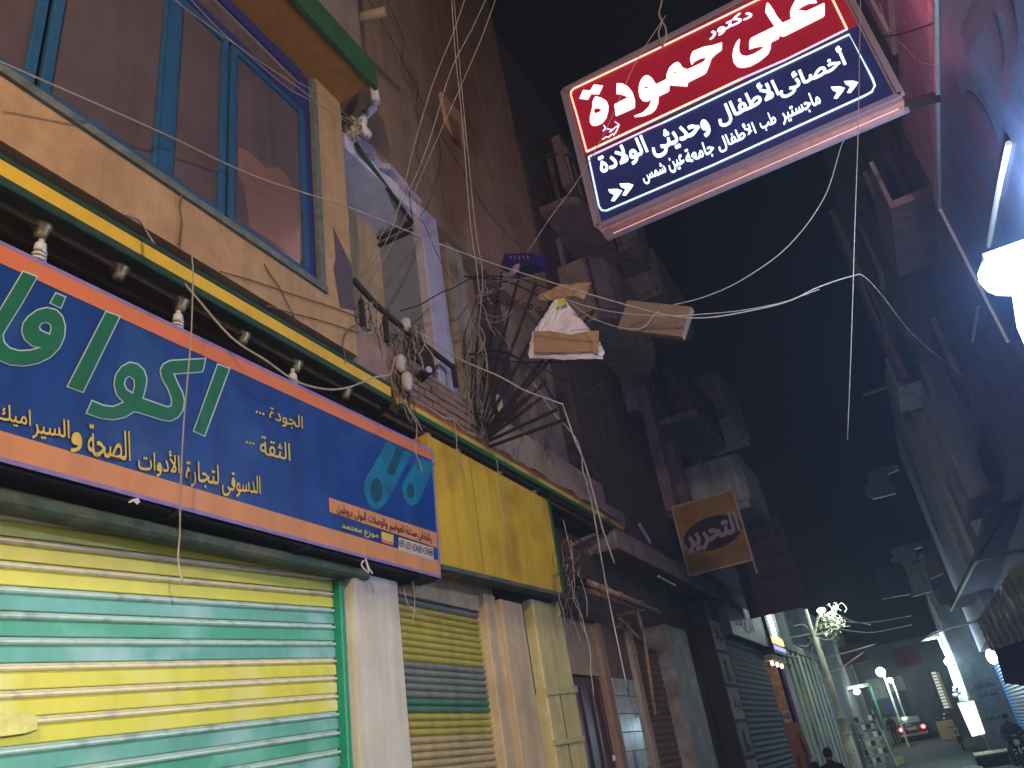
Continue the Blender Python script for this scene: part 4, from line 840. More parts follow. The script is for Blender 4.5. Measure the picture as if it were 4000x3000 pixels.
# ---- shops further on the left
pc = thing('poster_column', (-3.1, 14.4, -.25), 'narrow column of pale posters with dark footwear pictures beside the grey shutter', 'posters')
B().box(-3.4, -3.1, 14.0, 15.0, -.25, 4.1).build('column', blackm, pc)
pm = M('dim_pink_poster', (.26, .18, .2), .7, .25, 5, .1)
for i in range(7):
    z = 3.75 - i * .56; B().box(-3.1, -3.09, 14.1, 14.9, z - .5, z).build('poster', pm if i % 2 == 0 else M('dim_brown_poster', (.16, .1, .11), .7, .3, 5, .1), pc)
    if i % 2 == 0: lettering('lettering', 'بيلا', (-3.085, 14.25, z - .36), (-3.085, 14.75, z - .36), (-3.085, 14.25, z - .14), blackm, pc, .02)
    else: B().poly([(-3.085, 14.3 + a, z - .45 + c) for a, c in ((0, 0), (.35, 0), (.42, .06), (.22, .13), (.2, .34), (.06, .34), (.04, .1))], (.003, 0, 0)).build('boot_picture', blackm, pc)
gsx = thing('roller_shutter', (-3.15, 16.8, -.25), 'grey roller shutter beside the brightly lit clothes shop', 'shutter', 'roller shutters along the left side')
sp_ = None; gm = M('violet_grey_slat', (.028, .028, .045), .7, .25, 6, .2)
for k_ in range(38):
    if sp_ is None: sp_ = B().add([(-3.15 + dx, y, -.25 + dz) for y in (15.2, 18.75) for dx, dz in ((0, 0), (.02, .04), (0, .1))], [(0, 1, 4, 3), (1, 2, 5, 4)]).build('slat', gm, gsx)
    else: copy_part(sp_, (0, 0, k_ * .1))
B().box(-3.3, -2.95, 15.1, 18.8, 3.55, 4.2).build('shutter_box', M('navy_sign_box', (.05, .05, .1), .5, .3, 4, .1), gsx)
lettering('lettering', 'أزياء', (-2.945, 15.6, 3.7), (-2.945, 17.4, 3.7), (-2.945, 15.6, 4.05), M('dim_white_lettering', (.3, .3, .35), .6, .1, 4, .05), gsx, .02)
cs = thing('clothes_shop', (-3.5, 19.6, -.25), 'small brightly lit clothes shop window with a white lit sign above it', 'shop')
B().box(-5.5, -5.3, 18.8, 20.4, -.25, 4.1).build('back_wall', M('warm_shop_wall', (.5, .3, .15), .8, .3, 4, .2), cs)
B().box(-5.5, -3.2, 20.38, 20.5, -.25, 3.4).build('side_wall', M('shelf_wall', (.55, .32, .17), .8, .4, 9, .2), cs)
B().box(-5.5, -2.95, 18.75, 20.5, 3.3, 3.42).build('ceiling', M('cream_ceiling', (.6, .5, .35), .8, .1, 4, .1), cs)
B().box(-3.12, -3.05, 20.4, 20.62, -.25, 4.4).build('door_jamb', M('purple_jamb', (.14, .05, .2), .6, .2, 4, .1), cs)
B().box(-3.2, -3.16, 18.76, 18.82, -.25, 3.3).build('door_jamb', M('silver_jamb', (.4, .4, .42), .4, .2, 4, .1), cs)
f = B().box(-3.3, -2.9, 18.85, 20.4, 3.45, 4.75).build('sign_box', M('dark_sign_box', (.06, .06, .12), .4, .3, 4, .1), cs)
B().box(-2.9, -2.88, 19.2, 19.75, 3.75, 4.45).build('lit_panel', E('violet_white_panel', (.75, .72, 1), 3.2, False), cs)
for i in range(5): B().box(-2.9, -2.87, 18.95 + i * .3, 19.12 + i * .3, 3.52, 3.6).build('lit_strip', E('violet_strip', (.4, .4, 1), 1.2, False), cs)
for i in range(14): B().box(-2.9, -2.86, 18.9 + i * .1, 18.95 + i * .1, 3.66, 3.74 + random.random() * .1).build('amber_light', E('amber_lights', (1, .5, .15), 2.0, False), cs)
for i in range(5): B().beam((-3.0, 18.9, 4.78 + i * .05), (-2.6, 20.2, 4.74 + i * .05), .02, .02).build('canopy_slat', E('amber_canopy', (1, .45, .15), .6, False), cs)
B().ball((-2.55, 19.9, 4.72), .1, .16, .07).build('sign_lamp', E('cool_bulb', (.8, .85, 1), 7, False), cs, smooth=True)
lamp('sign_light', (-2.5, 19.9, 4.6), 9, (.75, .78, 1), cs, .1)
lamp('shop_light', (-3.9, 19.3, 3.0), 420, (1, .68, .36), cs, .15)
for i in range(4):
    B().box(-4.6, -3.7, 20.3, 20.36, 1.2 + i * .5, 1.23 + i * .5).build('shelf', wood, cs)
    for j in range(4): B().box(-4.55 + j * .2, -4.42 + j * .2, 20.15, 20.3, 1.23 + i * .5, 1.5 + i * .5).build('folded_garment', [rust, card, maroon, paper][(i + j) % 4], cs)
for y in (18.95, 19.6, 20.2): B().beam((-3.04, y, 3.28), (-3.04, y, 3.2), .05).build('spot_lamp', E('warm_spot', (1, .9, .6), 8, False), cs)
# ------------------------------------------------------------------ people
def body(name, label, joints, edges, radii, loc, rz, mat, cat='person', extra=None, group=None, sub=2):
    t = thing(name, loc, label, cat, group); t.rotation_euler.z = rz
    me = bpy.data.meshes.new('body'); me.from_pydata(joints, edges, []); o = bpy.data.objects.new('body', me); COL.objects.link(o)
    sk = o.modifiers.new('skin', 'SKIN'); 
    for i, r in enumerate(radii): me.skin_vertices[0].data[i].radius = r if isinstance(r, tuple) else (r, r)
    me.skin_vertices[0].data[0].use_root = True
    ss = o.modifiers.new('sub', 'SUBSURF'); ss.levels = sub; ss.render_levels = sub
    m2 = bpy.data.meshes.new_from_object(o.evaluated_get(bpy.context.evaluated_depsgraph_get())); bpy.data.objects.remove(o)
    m2.materials.clear(); m2.materials.append(mat)
    for p in m2.polygons: p.use_smooth = True
    q = bpy.data.objects.new('body', m2); COL.objects.link(q); q.parent = t
    return t
skinm = M('skin', (.3, .17, .11), .6, .1, 6, .05); jacket = M('dark_jacket', (.012, .012, .018), .85, .3, 12, .3); hairm = M('dark_hair', (.01, .008, .008), .7, .3, 30, .4)
brownj = M('brown_clothes', (.12, .05, .03), .85, .3, 12, .3); blouse = M('dusky_blue_clothes', (.03, .035, .06), .85, .3, 12, .3)
def standing(label, loc, rz, h, mat, hair, sitting=False, scarf=None, faces=True, group=None):
    s = h / 1.72
    J = [(0, 0, .93), (0, .01, 1.15), (0, 0, 1.36), (0, .01, 1.47), (0, .015, 1.56), (.09, 0, .88), (.11, .03, .48), (.11, -.02, .08), (.11, .12, .04), (-.09, 0, .88), (-.11, -.05, .48), (-.11, -.12, .1), (-.11, .02, .04), (.17, 0, 1.38), (.25, -.02, 1.12), (.24, .12, .92), (.23, .2, .84), (-.17, 0, 1.38), (-.25, -.03, 1.12), (-.25, .08, .9), (-.24, .13, .82)]
    Eg = [(0, 1), (1, 2), (2, 3), (3, 4), (0, 5), (5, 6), (6, 7), (7, 8), (0, 9), (9, 10), (10, 11), (11, 12), (2, 13), (13, 14), (14, 15), (15, 16), (2, 17), (17, 18), (18, 19), (19, 20)]
    R = [(.16, .11), (.15, .11), (.17, .11), .06, .055, .1, .07, .05, .045, .1, .07, .05, .045, .075, .058, .045, .035, .075, .058, .045, .035]
    t = body('person', label, [tuple(c * s for c in j) for j in J], Eg, [(r[0] * s, r[1] * s) if isinstance(r, tuple) else (r * s, r * s) for r in R], loc, 0, mat, group=group)
    hd = B().ball((0, .02 * s, 1.61 * s), .078 * s, .095 * s, .115 * s, 14, 10); hd.ball((0, .115 * s, 1.6 * s), .012 * s, .02 * s, .02 * s, 6, 4)
    for sx in (-1, 1): hd.ball((sx * .078 * s, .02 * s, 1.6 * s), .012 * s, .02 * s, .028 * s, 6, 4)
    def loc_build(bb, nm, m):
        base = wloc(t); bb.v = [tuple(Vector(v) + base) for v in bb.v]; o = bb.build(nm, m, t, smooth=True); return o
    loc_build(hd, 'head', skinm); hr = B().ball((0, 0, 1.645 * s), .092 * s, .105 * s, .1 * s, 14, 8)
    if scarf: hr.ball((0, -.01, 1.53 * s), .095 * s, .1 * s, .12 * s, 12, 8)
    loc_build(hr, 'hair' if not scarf else 'headscarf', hair)
    for sx, x, y, z in ((1, .23, .21, .82), (-1, -.24, .14, .8)):
        hb = B().ball((x * s, y * s, z * s), .022 * s, .03 * s, .045 * s, 8, 6)
        for i in range(4): hb.tube([((x - .018 + i * .012) * s, (y + .01) * s, (z - .03) * s), ((x - .018 + i * .012) * s, (y + .02) * s, (z - .065) * s), ((x - .018 + i * .012) * s, (y + .012) * s, (z - .09) * s)], .0075 * s, 5)
        hb.tube([((x - sx * .02) * s, (y + .02) * s, z * s), ((x - sx * .035) * s, (y + .04) * s, (z - .035) * s)], .009 * s, 5)
        loc_build(hb, 'hand', skinm)
    t.rotation_euler.z = rz; return t
standing('person with short dark hair and black jacket seen from behind at the bottom edge', (-2.28, 17.6, -.25), .1, 1.69, jacket, hairm)
standing('person in brown top beside the clothes shop, left of the person in black jacket', (-2.62, 17.9, -.25), -.2, 1.48, brownj, hairm, scarf=True)
# mannequin in the shop window
mq = standing('x', (-3.25, 20.05, -.25 + .8), -2.6, 1.75, M('brown_coat', (.3, .13, .08), .8, .15, 6, .2), M('cream_scarf', (.6, .55, .4), .8, .1, 6, .2), scarf=True)
mq.name = 'mannequin'; mq['label'] = 'dressed mannequin with pale head scarf in the lit shop window'; mq['category'] = 'mannequin'
# ------------------------------------------------------------------ folding gate / stacked strips behind the pole
gt = thing('folding_gate', (-3.15, 24.5, -.25), 'tall pale green panelled gate with blue stains behind the leaning pole', 'gate')
gm1 = M('pale_green_panel', (.48, .54, .38), .7, .3, 4, .3, stain=(.05, .12, .3), stainscale=1.6, stainamt=.7); gm2 = M('dark_green_gap', (.06, .08, .06), .8, .3, 4, .3)
for i in range(8): B().box(-3.2, -3.1, 21.0 + i * .9, 21.55 + i * .9, -.1, 3.75).build('gate_panel', gm1, gt); B().box(-3.25, -3.18, 21.55 + i * .9, 21.9 + i * .9, -.1, 3.7).build('gate_gap', gm2, gt)
B().box(-3.3, -3.05, 20.9, 28.3, 3.75, 3.95).build('gate_head', paleconc, gt)
b = B(); b.box(-12, -3.3, 20.5, 28.5, -.25, 7.5)
mb = thing('house', (-5, 24, -.25), 'mid street grey house whose upper wall shows behind the wire tangle', 'building'); b.build('wall', M('blue_grey_plaster', (.12, .14, .14), .9, .3, 2, .5, streak=.2), mb)
B().box(-3.3, -3.2, 20.6, 21.6, 4.0, 7.4).build('peeling_strip', M('peeling_strip', (.25, .28, .22), .9, .6, 5, .5), mb)
f = B().box(-3.3, -3.22, 22.6, 24.6, 6.2, 8.6).build('brick_upper_wall', M('raw_brick_wall', (.33, .15, .08), .9, .3, 6, .5), mb)
b = B(); b.box(-3.3, -2.7, 22.6, 26.0, 5.4, 5.5); b.build('balcony_slab', beige2, mb)
for i in range(9): B().box(-2.72, -2.68, 22.6 + i * .38, 22.8 + i * .38, 5.5, 6.2).build('balcony_board', beige2, mb)
B().box(-3.3, -3.2, 25.2, 27, 5.6, 7.3).build('shaded_panel', paleconc, mb)
# houses beyond, turning left
for i, (x, y0, y1, h, lab) in enumerate(((-3.9, 28.6, 44, 6.5, 'dim blue house wall left of the far small shop'), (-4.5, 47.4, 60, 7.5, 'far grey house left of the car at the street bend'))):
    t = thing('house', (x - 2, y0, gz(y0)), lab, 'building'); B().box(x - 12, x, y0, y1, gz(y0) - .5, h).build('wall', M('far_blue_plaster', (.14, .16, .17), .9, .3, 2, .5, streak=.3), t)
    for j in range(3): f = B().box(x, x + .06, y0 + 2 + j * 3.4, y0 + 3.2 + j * 3.4, 3.8, 5.2).build('window', paleconc, t); B().box(x + .06, x + .08, y0 + 2.1 + j * 3.4, y0 + 3.1 + j * 3.4, 3.9, 5.1).build('pane', darkwall, f)
# small far shop
fs = thing('kiosk', (-3.9, 46, gz(45)), 'small far shop with bright bulb and white lit door frame left of the car', 'shop')
z0 = gz(45)
B().box(-5.4, -4.1, 46.6, 46.8, z0, 3.5).build('back_wall', M('kiosk_back', (.3, .2, .15), .8, .6, 8, .2), fs); B().box(-5.4, -2.9, 44.9, 46.8, 3.45, 3.6).build('roof', paleconc, fs)
B().box(-4.2, -4.05, 44.9, 45, z0, 3.5).build('frame_post', E('lit_frame', (.8, .9, .85), .9, False), fs); B().box(-2.95, -2.85, 44.9, 45, z0, 3.5).build('frame_post', M('green_post', (.1, .35, .25), .6, .2, 5, .1), fs)
B().box(-4.1, -3.0, 45.5, 46.5, z0, z0 + 1.3).build('counter', wood, fs)
B().ball((-3.6, 45, 3.3), .16, .16, .14).build('bulb', E('greenish_bulb', (.85, 1, .95), 14, False), fs, smooth=True); lamp('bulb_light', (-3.55, 44.7, 3.2), 110, (.8, 1, .9), fs, .1)
st_ = thing('vendor_stand', (-3.1, 40, gz(40)), 'slanted vendor stand stacked with packets in front of the small far shop', 'stall')
for s in (-.42, .42): B().beam((-3.3 + s, 40.3, 2.3), (-3.0 + s, 39.8, gz(40)), .06).build('post', tubew, st_)
for i in range(6):
    z = .25 + i * .33; B().beam((-3.75 + i * -.02, 40 + i * .06, z), (-2.75, 40 + i * .06, z), .3, .03).build('shelf', tubew, st_)
    for j in range(5): B().box(-3.68 + j * .19, -3.53 + j * .19, 39.9 + i * .06, 40.1 + i * .06, z + .02, z + .22).build('packet', [pm, paper, rust, lav][(i * 2 + j) % 4], st_)
t = thing('crate', (-2.5, 41, gz(41)), 'low box on the ground beside the vendor stand', 'crate'); B().box(-2.75, -2.3, 40.7, 41.2, gz(41), gz(41) + .32).build('crate_body', wood, t, bevel=.01)
# end wall of the street
ew = thing('house', (-2, 63, gz(62)), 'low end house facing down the street behind the car', 'building')
z0 = gz(62); B().box(-9, 2.5, 62, 66, z0 - .3, 6.5).build('wall', M('end_wall_plaster', (.09, .1, .11), .9, .3, 1.5, .5, streak=.3), ew)
for x0_, x1_, za, zb, m_ in ((-4.2, -3.1, 3.2, 4.5, paleconc), (-2.9, -1.9, 3.5, 4.4, paleconc), (-3.9, -2.6, 1.3, 2.0, paleconc), (-3.4, -2.4, 2.1, 3.0, signblue)): B().box(x0_, x1_, 61.94, 62, za, zb).build('wall_panel', m_, ew)
B().box(-4.3, -2.2, 61.85, 62, z0, 1.25).build('tiled_base', M('tan_base', (.32, .26, .17), .8, .5, 4, .3), ew)
# red and white ladder-like lit balcony column
ld = thing('lit_ladder_sign', (-.1, 55, 2), 'tall ladder of small white panes in a reddish frame at the far right', 'sign')
B().beam((-.16, 55, 1.9), (-.16, 55, 4.05), .12, .08).build('frame_post', rust, ld); B().beam((.28, 55, 1.9), (.28, 55, 3.9), .14, .08).build('frame_post', beige2, ld)
for i in range(12): B().box(-.06, .2, 54.98, 55.02, 1.95 + i * .17, 2.07 + i * .17).build('pane', E('pane_glow', (.8, .75, .7), .55, False), ld)
pt = thing('planter', (-.2, 54, gz(54)), 'tan block with dark goods on top right of the car', 'planter')
B().box(-.75, .15, 53.5, 54.3, gz(54), 1.35).build('block', card, pt, bevel=.02)
for i in range(5): B().ball((-.5 + i * .14, 53.9, 1.45 + (i % 2) * .15), .16, .16, .13, 8, 5).build('goods', [maroon, rust, pm][i % 3], pt)
# ------------------------------------------------------------------ utility pole with tangle
up = thing('utility_pole', (-2.66, 25, -.25), 'pale utility pole with lit cross pipes and a tangle of wires at its head', 'pole')
polem = M('pale_pole_paint', (.68, .7, .56), .6, .2, 6, .3, stain=(.2, .15, .1), stainscale=4, stainamt=.5)
def UP(u, v, y=25): return P(u, v, y=y)
B().tube([(-2.62, 25, -.3), (-2.63, 25, 1.6)], [.17, .14], 12).build('lower_pole', polem, up, smooth=True)
B().tube([(-2.63, 25, 1.6), UP(3185, 2490)], [.1, .08], 10).build('upper_pole', polem, up, smooth=True)
for z in (1.6, 2.0): B().tube([(-2.63, 25, z), (-2.63, 25, z + .05)], .16, 10).build('clamp', polem, up)
for pts, r in (([(3182, 2490), (3162, 2430), (3147, 2380)], .05), ([(3180, 2490), (3193, 2420), (3215, 2385)], .04), ([(3180, 2478), (3250, 2475), (3258, 2460), (3232, 2400)], .03), ([(3190, 2450), (3240, 2432), (3262, 2425)], .025), ([(3200, 2412), (3232, 2400), (3250, 2388), (3268, 2394)], .03), ([(3185, 2483), (3255, 2460), (3280, 2458)], .03)):
    B().tube([UP(*p) for p in pts], r, 6).build('cross_pipe', polem, up)
wt_ = B()
for i in range(46):
    a = Vector((random.gauss(3245, 22), random.gauss(2425, 30))); p = [UP(a.x, a.y, 25)]
    for j in range(4): a = a + Vector((random.uniform(-22, 22), random.uniform(-22, 22))); p.append(UP(a.x, a.y, 25 + random.uniform(-.2, .2)))
    wt_.tube(smoothpath(p, 3), .012, 4)
tag(wt_.build('wire_tangle', polem, up), kind='stuff')
for pts in ([(3175, 2495), (3172, 2560), (3190, 2620), (3215, 2665), (3235, 2680)], [(3170, 2490), (3165, 2510), (3150, 2525), (3120, 2520)], [(3170, 2475), (3120, 2485), (3090, 2490)], [(3190, 2490), (3230, 2500), (3260, 2490), (3262, 2470)], [(3185, 2495), (3205, 2520), (3215, 2515)], [(3170, 2470), (3140, 2440), (3100, 2445)]):
    B().tube(smoothpath([UP(*p) for p in pts], 4), .02, 5).build('loose_wire', polem, up)
B().ball(UP(3208, 2384), .13, .13, .08).build('lamp_head', E('pole_lamp', (.85, 1, .9), 5, False), up, smooth=True); lamp('pole_light', UP(3225, 2392) + Vector((.35, -.35, .0)), 75, (.82, 1, .85), up, .1)
# far street lamps
for (u, v, y, pw, s_, lab) in ((3440, 2625, 52, 300, .26, 'brightest far street lamp over the car'), (3478, 2657, 60, 120, .17, 'smaller far street lamp on the thin pale pole')):
    c = P(u, v, y=y); t = thing('street_lamp', (c.x, c.y, gz(y)), lab, 'lamp', 'far street lamps'); B().ball(c, s_, s_, s_).build('bulb', E('far_lamp_glare', (.85, 1, .97), 22, False), t, smooth=True)
    B().tube([(c.x + .1, y + .3, gz(y)), (c.x + .1, y + .3, c.z)], .06, 8).build('pole', polem, t); lamp('lamp_light', c + Vector((0, -.5, -.3)), pw, (.78, 1, .9), t, .15)
# car
ct = thing('parked_car', (-2.15, 58, gz(58)), 'dark saloon car seen from behind with red tail lights lit', 'car')
cx0, cy0, cz0 = -2.2, 58, gz(58)
carm = M('dark_car_paint', (.02, .022, .03), .2, .1, 3, .02, spec=.7); glassm = M('car_glass', (.25, .32, .3), .1, .1, 3, .02, spec=.8)
def cb(pts, w0, w1, nm, m, z_w=None):
    n = len(pts); vs = [(cx0 - w0 / 2 + 0, cy0 + y, cz0 + z) for y, z in pts] + [(cx0 + w0 / 2, cy0 + y, cz0 + z) for y, z in pts]
    return B().add(vs, [tuple(range(n)), tuple(range(2 * n - 1, n - 1, -1))] + [(i, i + n, (i + 1) % n + n, (i + 1) % n) for i in range(n)]).build(nm, m, ct, bevel=.03)
cb([(0, .3), (-.02, .7), (.05, .93), (.6, .97), (3.2, .9), (4.2, .75), (4.3, .35), (3.8, .25), (.4, .25)], 1.68, 1.6, 'body', carm)
vs = [(-.72, .55, .96), (.72, .55, .96), (.56, 1.1, 1.4), (-.56, 1.1, 1.4), (-.72, 3.0, .92), (.72, 3.0, .92), (.56, 2.2, 1.4), (-.56, 2.2, 1.4)]
B().add([(cx0 + x, cy0 + y, cz0 + z) for x, y, z in vs], [(0, 1, 2, 3), (4, 7, 6, 5), (3, 2, 6, 7), (0, 3, 7, 4), (1, 5, 6, 2), (0, 4, 5, 1)]).build('cabin', carm, ct, bevel=.02)
B().poly([(cx0 + x, cy0 + y, cz0 + z) for x, y, z in ((-.62, .57, 1.0), (.62, .57, 1.0), (.5, 1.02, 1.36), (-.5, 1.02, 1.36))], (0, -.015, .01)).build('rear_window', glassm, ct)
for s in (-1, 1): B().ball((cx0 + s * .64, cy0 - .01, cz0 + .72), .15, .04, .13).build('tail_light', E('tail_light_glow', (1, .03, .04), 5, False), ct, smooth=True); B().ball((cx0 + s * .64, cy0 - .04, cz0 + .72), .07, .02, .06).build('tail_bulb', E('tail_bulb_glow', (1, .6, .5), 8, False), ct); lamp('tail_glow', (cx0 + s * .64, cy0 - .3, cz0 + .6), 2.5, (1, .1, .08), ct)
B().box(cx0 - .26, cx0 + .26, cy0 - .04, cy0 - .02, cz0 + .62, cz0 + .76).build('number_plate', white_plastic, ct); B().box(cx0 - .8, cx0 + .8, cy0 - .08, cy0 + .1, cz0 + .28, cz0 + .44).build('bumper', tubew, ct, bevel=.02)
for s in (-1, 1):
    for y in (.75, 3.4):
        wh = B().tube([(cx0 + s * .66, cy0 + y, cz0 + .31), (cx0 + s * .86, cy0 + y, cz0 + .31)], .31, 16).build('wheel', blackm, ct); B().tube([(cx0 + s * .86, cy0 + y, cz0 + .31), (cx0 + s * .87, cy0 + y, cz0 + .31)], .18, 12).build('rim', tubew, wh)
standing('person in dark clothes standing left of the car', (-3.25, 57, gz(57)), .3, 1.7, jacket, hairm)
# ------------------------------------------------------------------ right side, far
frt = thing('shop_building', (3, 33, -.25), 'long low shop front on the right with graffiti wall and blue shutters', 'building')
gw = M('graffiti_wall', (.26, .28, .29), .9, .35, 2.5, .5, stain=(.1, .11, .13), stainscale=1.2, stainamt=.6)
b = B(); b.box(2.2, 9, 26.5, 38, -.25, 12); b.box(.95, 2.2, 37.2, 38.6, gz(38), 5.6); b.box(1.2, 9, 38.6, 60, gz(38) - .3, 8.0); b.build('wall', gw, frt)
B().box(1.9, 2.2, 26.5, 37.2, 3.6, 12).build('upper_wall', rw2, frt)
for tx, z in (('محلات الأمانة', 2.35), ('للأدوات المنزلية', 2.0)): lettering('graffiti', tx, (1.25, 37.18, z), (1.98, 37.18, z), (1.25, 37.18, z + .22), darkwall, frt, .015)
for i in range(3): B().tube([(1.35 + i * .22 + .11 * math.cos(math.pi + a * math.pi / 6), 37.17, 1.35 + .13 * math.sin(math.pi + a * math.pi / 6)) for a in range(7)], .018, 5).build('painted_garland', darkwall, frt)
bsht = thing('roller_shutter', (2.1, 32, -.25), 'blue painted roller shutter at the right edge', 'shutter', 'blue roller shutters on the right')
sp_ = None; bsm = M('blue_slat', (.02, .14, .34), .45, .2, 3, .1)
for k_ in range(30):
    if sp_ is None: sp_ = B().add([(2.18 - dx, y, -.25 + dz) for y in (27.2, 36.8) for dx, dz in ((0, 0), (.02, .05), (0, .11))], [(0, 1, 4, 3), (1, 2, 5, 4)]).build('slat', bsm, bsht)
    else: copy_part(sp_, (0, 0, k_ * .11))
# lit white column (shop corner lights)
lc = thing('lit_shop_corner', (.9, 38, 2), 'glowing white shop corner with a round bulb above the lightbox', 'shop light')
cl = [(P(3662, 2450, y=38), P(3705, 2440, y=38)), (P(3705, 2440, y=38), P(3790, 2745, y=38))]
B().poly([P(3700, 2600, y=37.9), P(3745, 2590, y=37.9), P(3785, 2742, y=37.9), P(3750, 2745, y=37.9)], (0, .1, 0)).build('lit_wall', M('cyan_lit_column', (.6, .7, .66), .6, .15, 6, .2), lc)
for a, c in (((3615, 2500), (3665, 2490)), ((3665, 2490), (3700, 2570)), ((3672, 2465), (3712, 2560))): B().beam(P(*a, y=37.8), P(*c, y=37.8), .09, .06).build('tube_lamp', E('cool_tube', (.75, .95, 1), 4, False), lc)
B().poly([P(3600, 2505, y=37.9), P(3640, 2470, y=37.9), P(3690, 2455, y=37.9), P(3745, 2595, y=37.9), P(3720, 2600, y=37.9), P(3675, 2490, y=37.9)], (0, .2, 0)).build('canopy_edge', paleconc, lc)
gl = P(3705, 2585, y=37.5); B().ball(gl, .16, .14, .16).build('bulb', E('cyan_glare', (.75, .97, 1), 30, False), lc, smooth=True); lamp('corner_light', gl + Vector((-.1, -.25, -.1)), 480, (.6, .92, 1), lc, .15)
for i in range(7): B().ball(P(3735 + random.uniform(-12, 14), 2700 + random.uniform(-18, 25), y=37.6), .1, .1, .09, 8, 5).build('hanging_goods', [paper, lav, rust][i % 3], lc)
lx = thing('lightbox', (.85, 37, gz(37)), 'blank glowing white lightbox standing on the wooden deck', 'lightbox')
LB = [(3738, 2744), (3806, 2733), (3852, 2868), (3796, 2880)]
B().poly([P(u, v, y=37) for u, v in LB], (0, .12, 0)).build('casing', M('yellow_box_frame', (.6, .5, .2), .5, .1, 5, .1), lx)
B().poly([P(u, v, y=36.98) for u, v in ((3741, 2748), (3803, 2738), (3847, 2864), (3798, 2876))], (0, .012, 0)).build('lit_face', E('white_lightbox_face', (.9, .95, 1), 3.2), lx)
dk = thing('wooden_deck', (1.2, 36, gz(36)), 'raised wooden deck with steps under the lightbox', 'deck')
for i in range(5): B().box(.35 + i * .33, .66 + i * .33, 34.2, 37.1, gz(36) + .28, gz(36) + .33).build('deck_board', wood if i < 2 else rustpipe, dk)
for i in range(3): B().box(1.35, 2.1, 34.0 - i * .35, 34.3 - i * .35, gz(34), gz(34) + .25 - i * .08).build('deck_step', rustpipe, dk)
B().box(.35, 2.0, 34.25, 37, gz(36) - .2, gz(36) + .27).build('deck_base', darkwall, dk)
for i, (u, v) in enumerate(((3755, 2910), (3768, 2920), (3782, 2932))):
    c = P(u, v, y=31 - i * .5); t = thing('bench', (c.x, c.y, gz(31)), ['small pale bench nearest the deck', 'middle one of three small pale benches', 'small pale bench farthest from the deck'][i], 'bench', 'small benches in front of the deck')
    B().box(c.x - .2, c.x + .22, c.y - .1, c.y + .1, gz(31) + .3, gz(31) + .34).build('seat', paper, t)
    for s in (-.17, .18): B().box(c.x + s - .02, c.x + s + .02, c.y - .08, c.y + .08, gz(31), gz(31) + .3).build('leg', paper, t)
# cloth awning and dark roof on the right
aw = thing('plastic_awning', (1.5, 16, 2.5), 'wrinkled grey plastic sheet hanging from an awning on the right', 'awning')
bm = bmesh.new(); A_ = [P(3935, 2240, y=15), P(4010, 2120, y=13.5), P(4090, 2300, y=13.5), P(3872, 2540, y=15.6), P(3815, 2425, y=16)]
def bil(s, t):
    a = P(3940, 2238, y=15) .lerp(P(4060, 2480, y=15), t); c = P(3815, 2425, y=16.2).lerp(P(3872, 2542, y=16.2), t); return a.lerp(c, s)
n_ = 40; g = [[bm.verts.new(bil(i / n_, j / 8) + Vector((random.uniform(-.01, .01), math.sin(i * 1.1) * .03 + random.uniform(-.02, .02), 0)) - wloc(aw)) for j in range(9)] for i in range(n_ + 1)]
for i in range(n_):
    for j in range(8): bm.faces.new((g[i][j], g[i + 1][j], g[i + 1][j + 1], g[i][j + 1]))
me = bpy.data.meshes.new('sheet'); bm.to_mesh(me); bm.free(); me.materials.append(M('grey_plastic_film', (.17, .2, .18), .25, .3, 5, .4, spec=.7)); o = bpy.data.objects.new('sheet', me); COL.objects.link(o); o.parent = aw
B().poly([P(3935, 2236, y=15), P(4100, 2100, y=15), P(4150, 2400, y=15), P(4060, 2480, y=15)], (0, .05, 0)).build('printed_banner', M('green_banner', (.12, .25, .08), .6, .5, 4, .1, stain=(.6, .05, .2), stainscale=3, stainamt=.9), aw)
t = thing('roof_canopy', (1.4, 15, 2), 'dark roof block under the wrinkled plastic awning', 'canopy'); B().poly([P(3885, 2535, y=16), P(4100, 2400, y=16), P(4200, 2700, y=16), P(3925, 2670, y=16)], (.2, 1.5, 0)).build('roof', M('near_black_tarp', (.02, .018, .028), .8, .3, 4, .2), t)
cn = thing('roof_canopy', (2, 24, 4.5), 'flat concrete canopy with a pale pipe along its edge on the right wall', 'canopy')
q = [P(3810, 2195, z=4.6), P(3715, 2385, z=4.6)]; 
B().poly([Vector((1.75, 15.5, 4.62)), Vector((1.68, 20.6, 4.62)), Vector((1.2, 29.8, 4.62)), Vector((2.4, 29.8, 4.62)), Vector((2.4, 15.5, 4.62))], (0, 0, .12)).build('slab', M('dark_violet_concrete', (.09, .07, .09), .9, .3, 3, .4), cn)
B().tube([P(4020, 2145, y=16), P(3815, 2193, y=20.6), P(3800, 2215, z=4.6), P(3715, 2385, z=4.6)], .035, 6).build('edge_pipe', tubew, cn, smooth=True)
cr = thing('roof_canopy', (1.5, 30, 3), 'thin lit rod carrying the shop canopy beside the plastic sheet', 'canopy'); B().tube([P(3612, 2495, y=37), P(3700, 2455, y=33), P(3815, 2427, y=16.2)], .03, 6).build('rod', tubew, cr)
lp2 = P(3873, 2565, y=26.5); t = thing('lamp', lp2, 'bright cyan bulb under the plastic awning at the right edge', 'lamp'); B().ball(lp2, .13, .13, .2).build('bulb', E('cyan_glare2', (.7, .95, 1), 20, False), t); lamp('bulb_light', lp2 + Vector((-.05, -.1, -.25)), 120, (.5, .85, 1), t, .1)
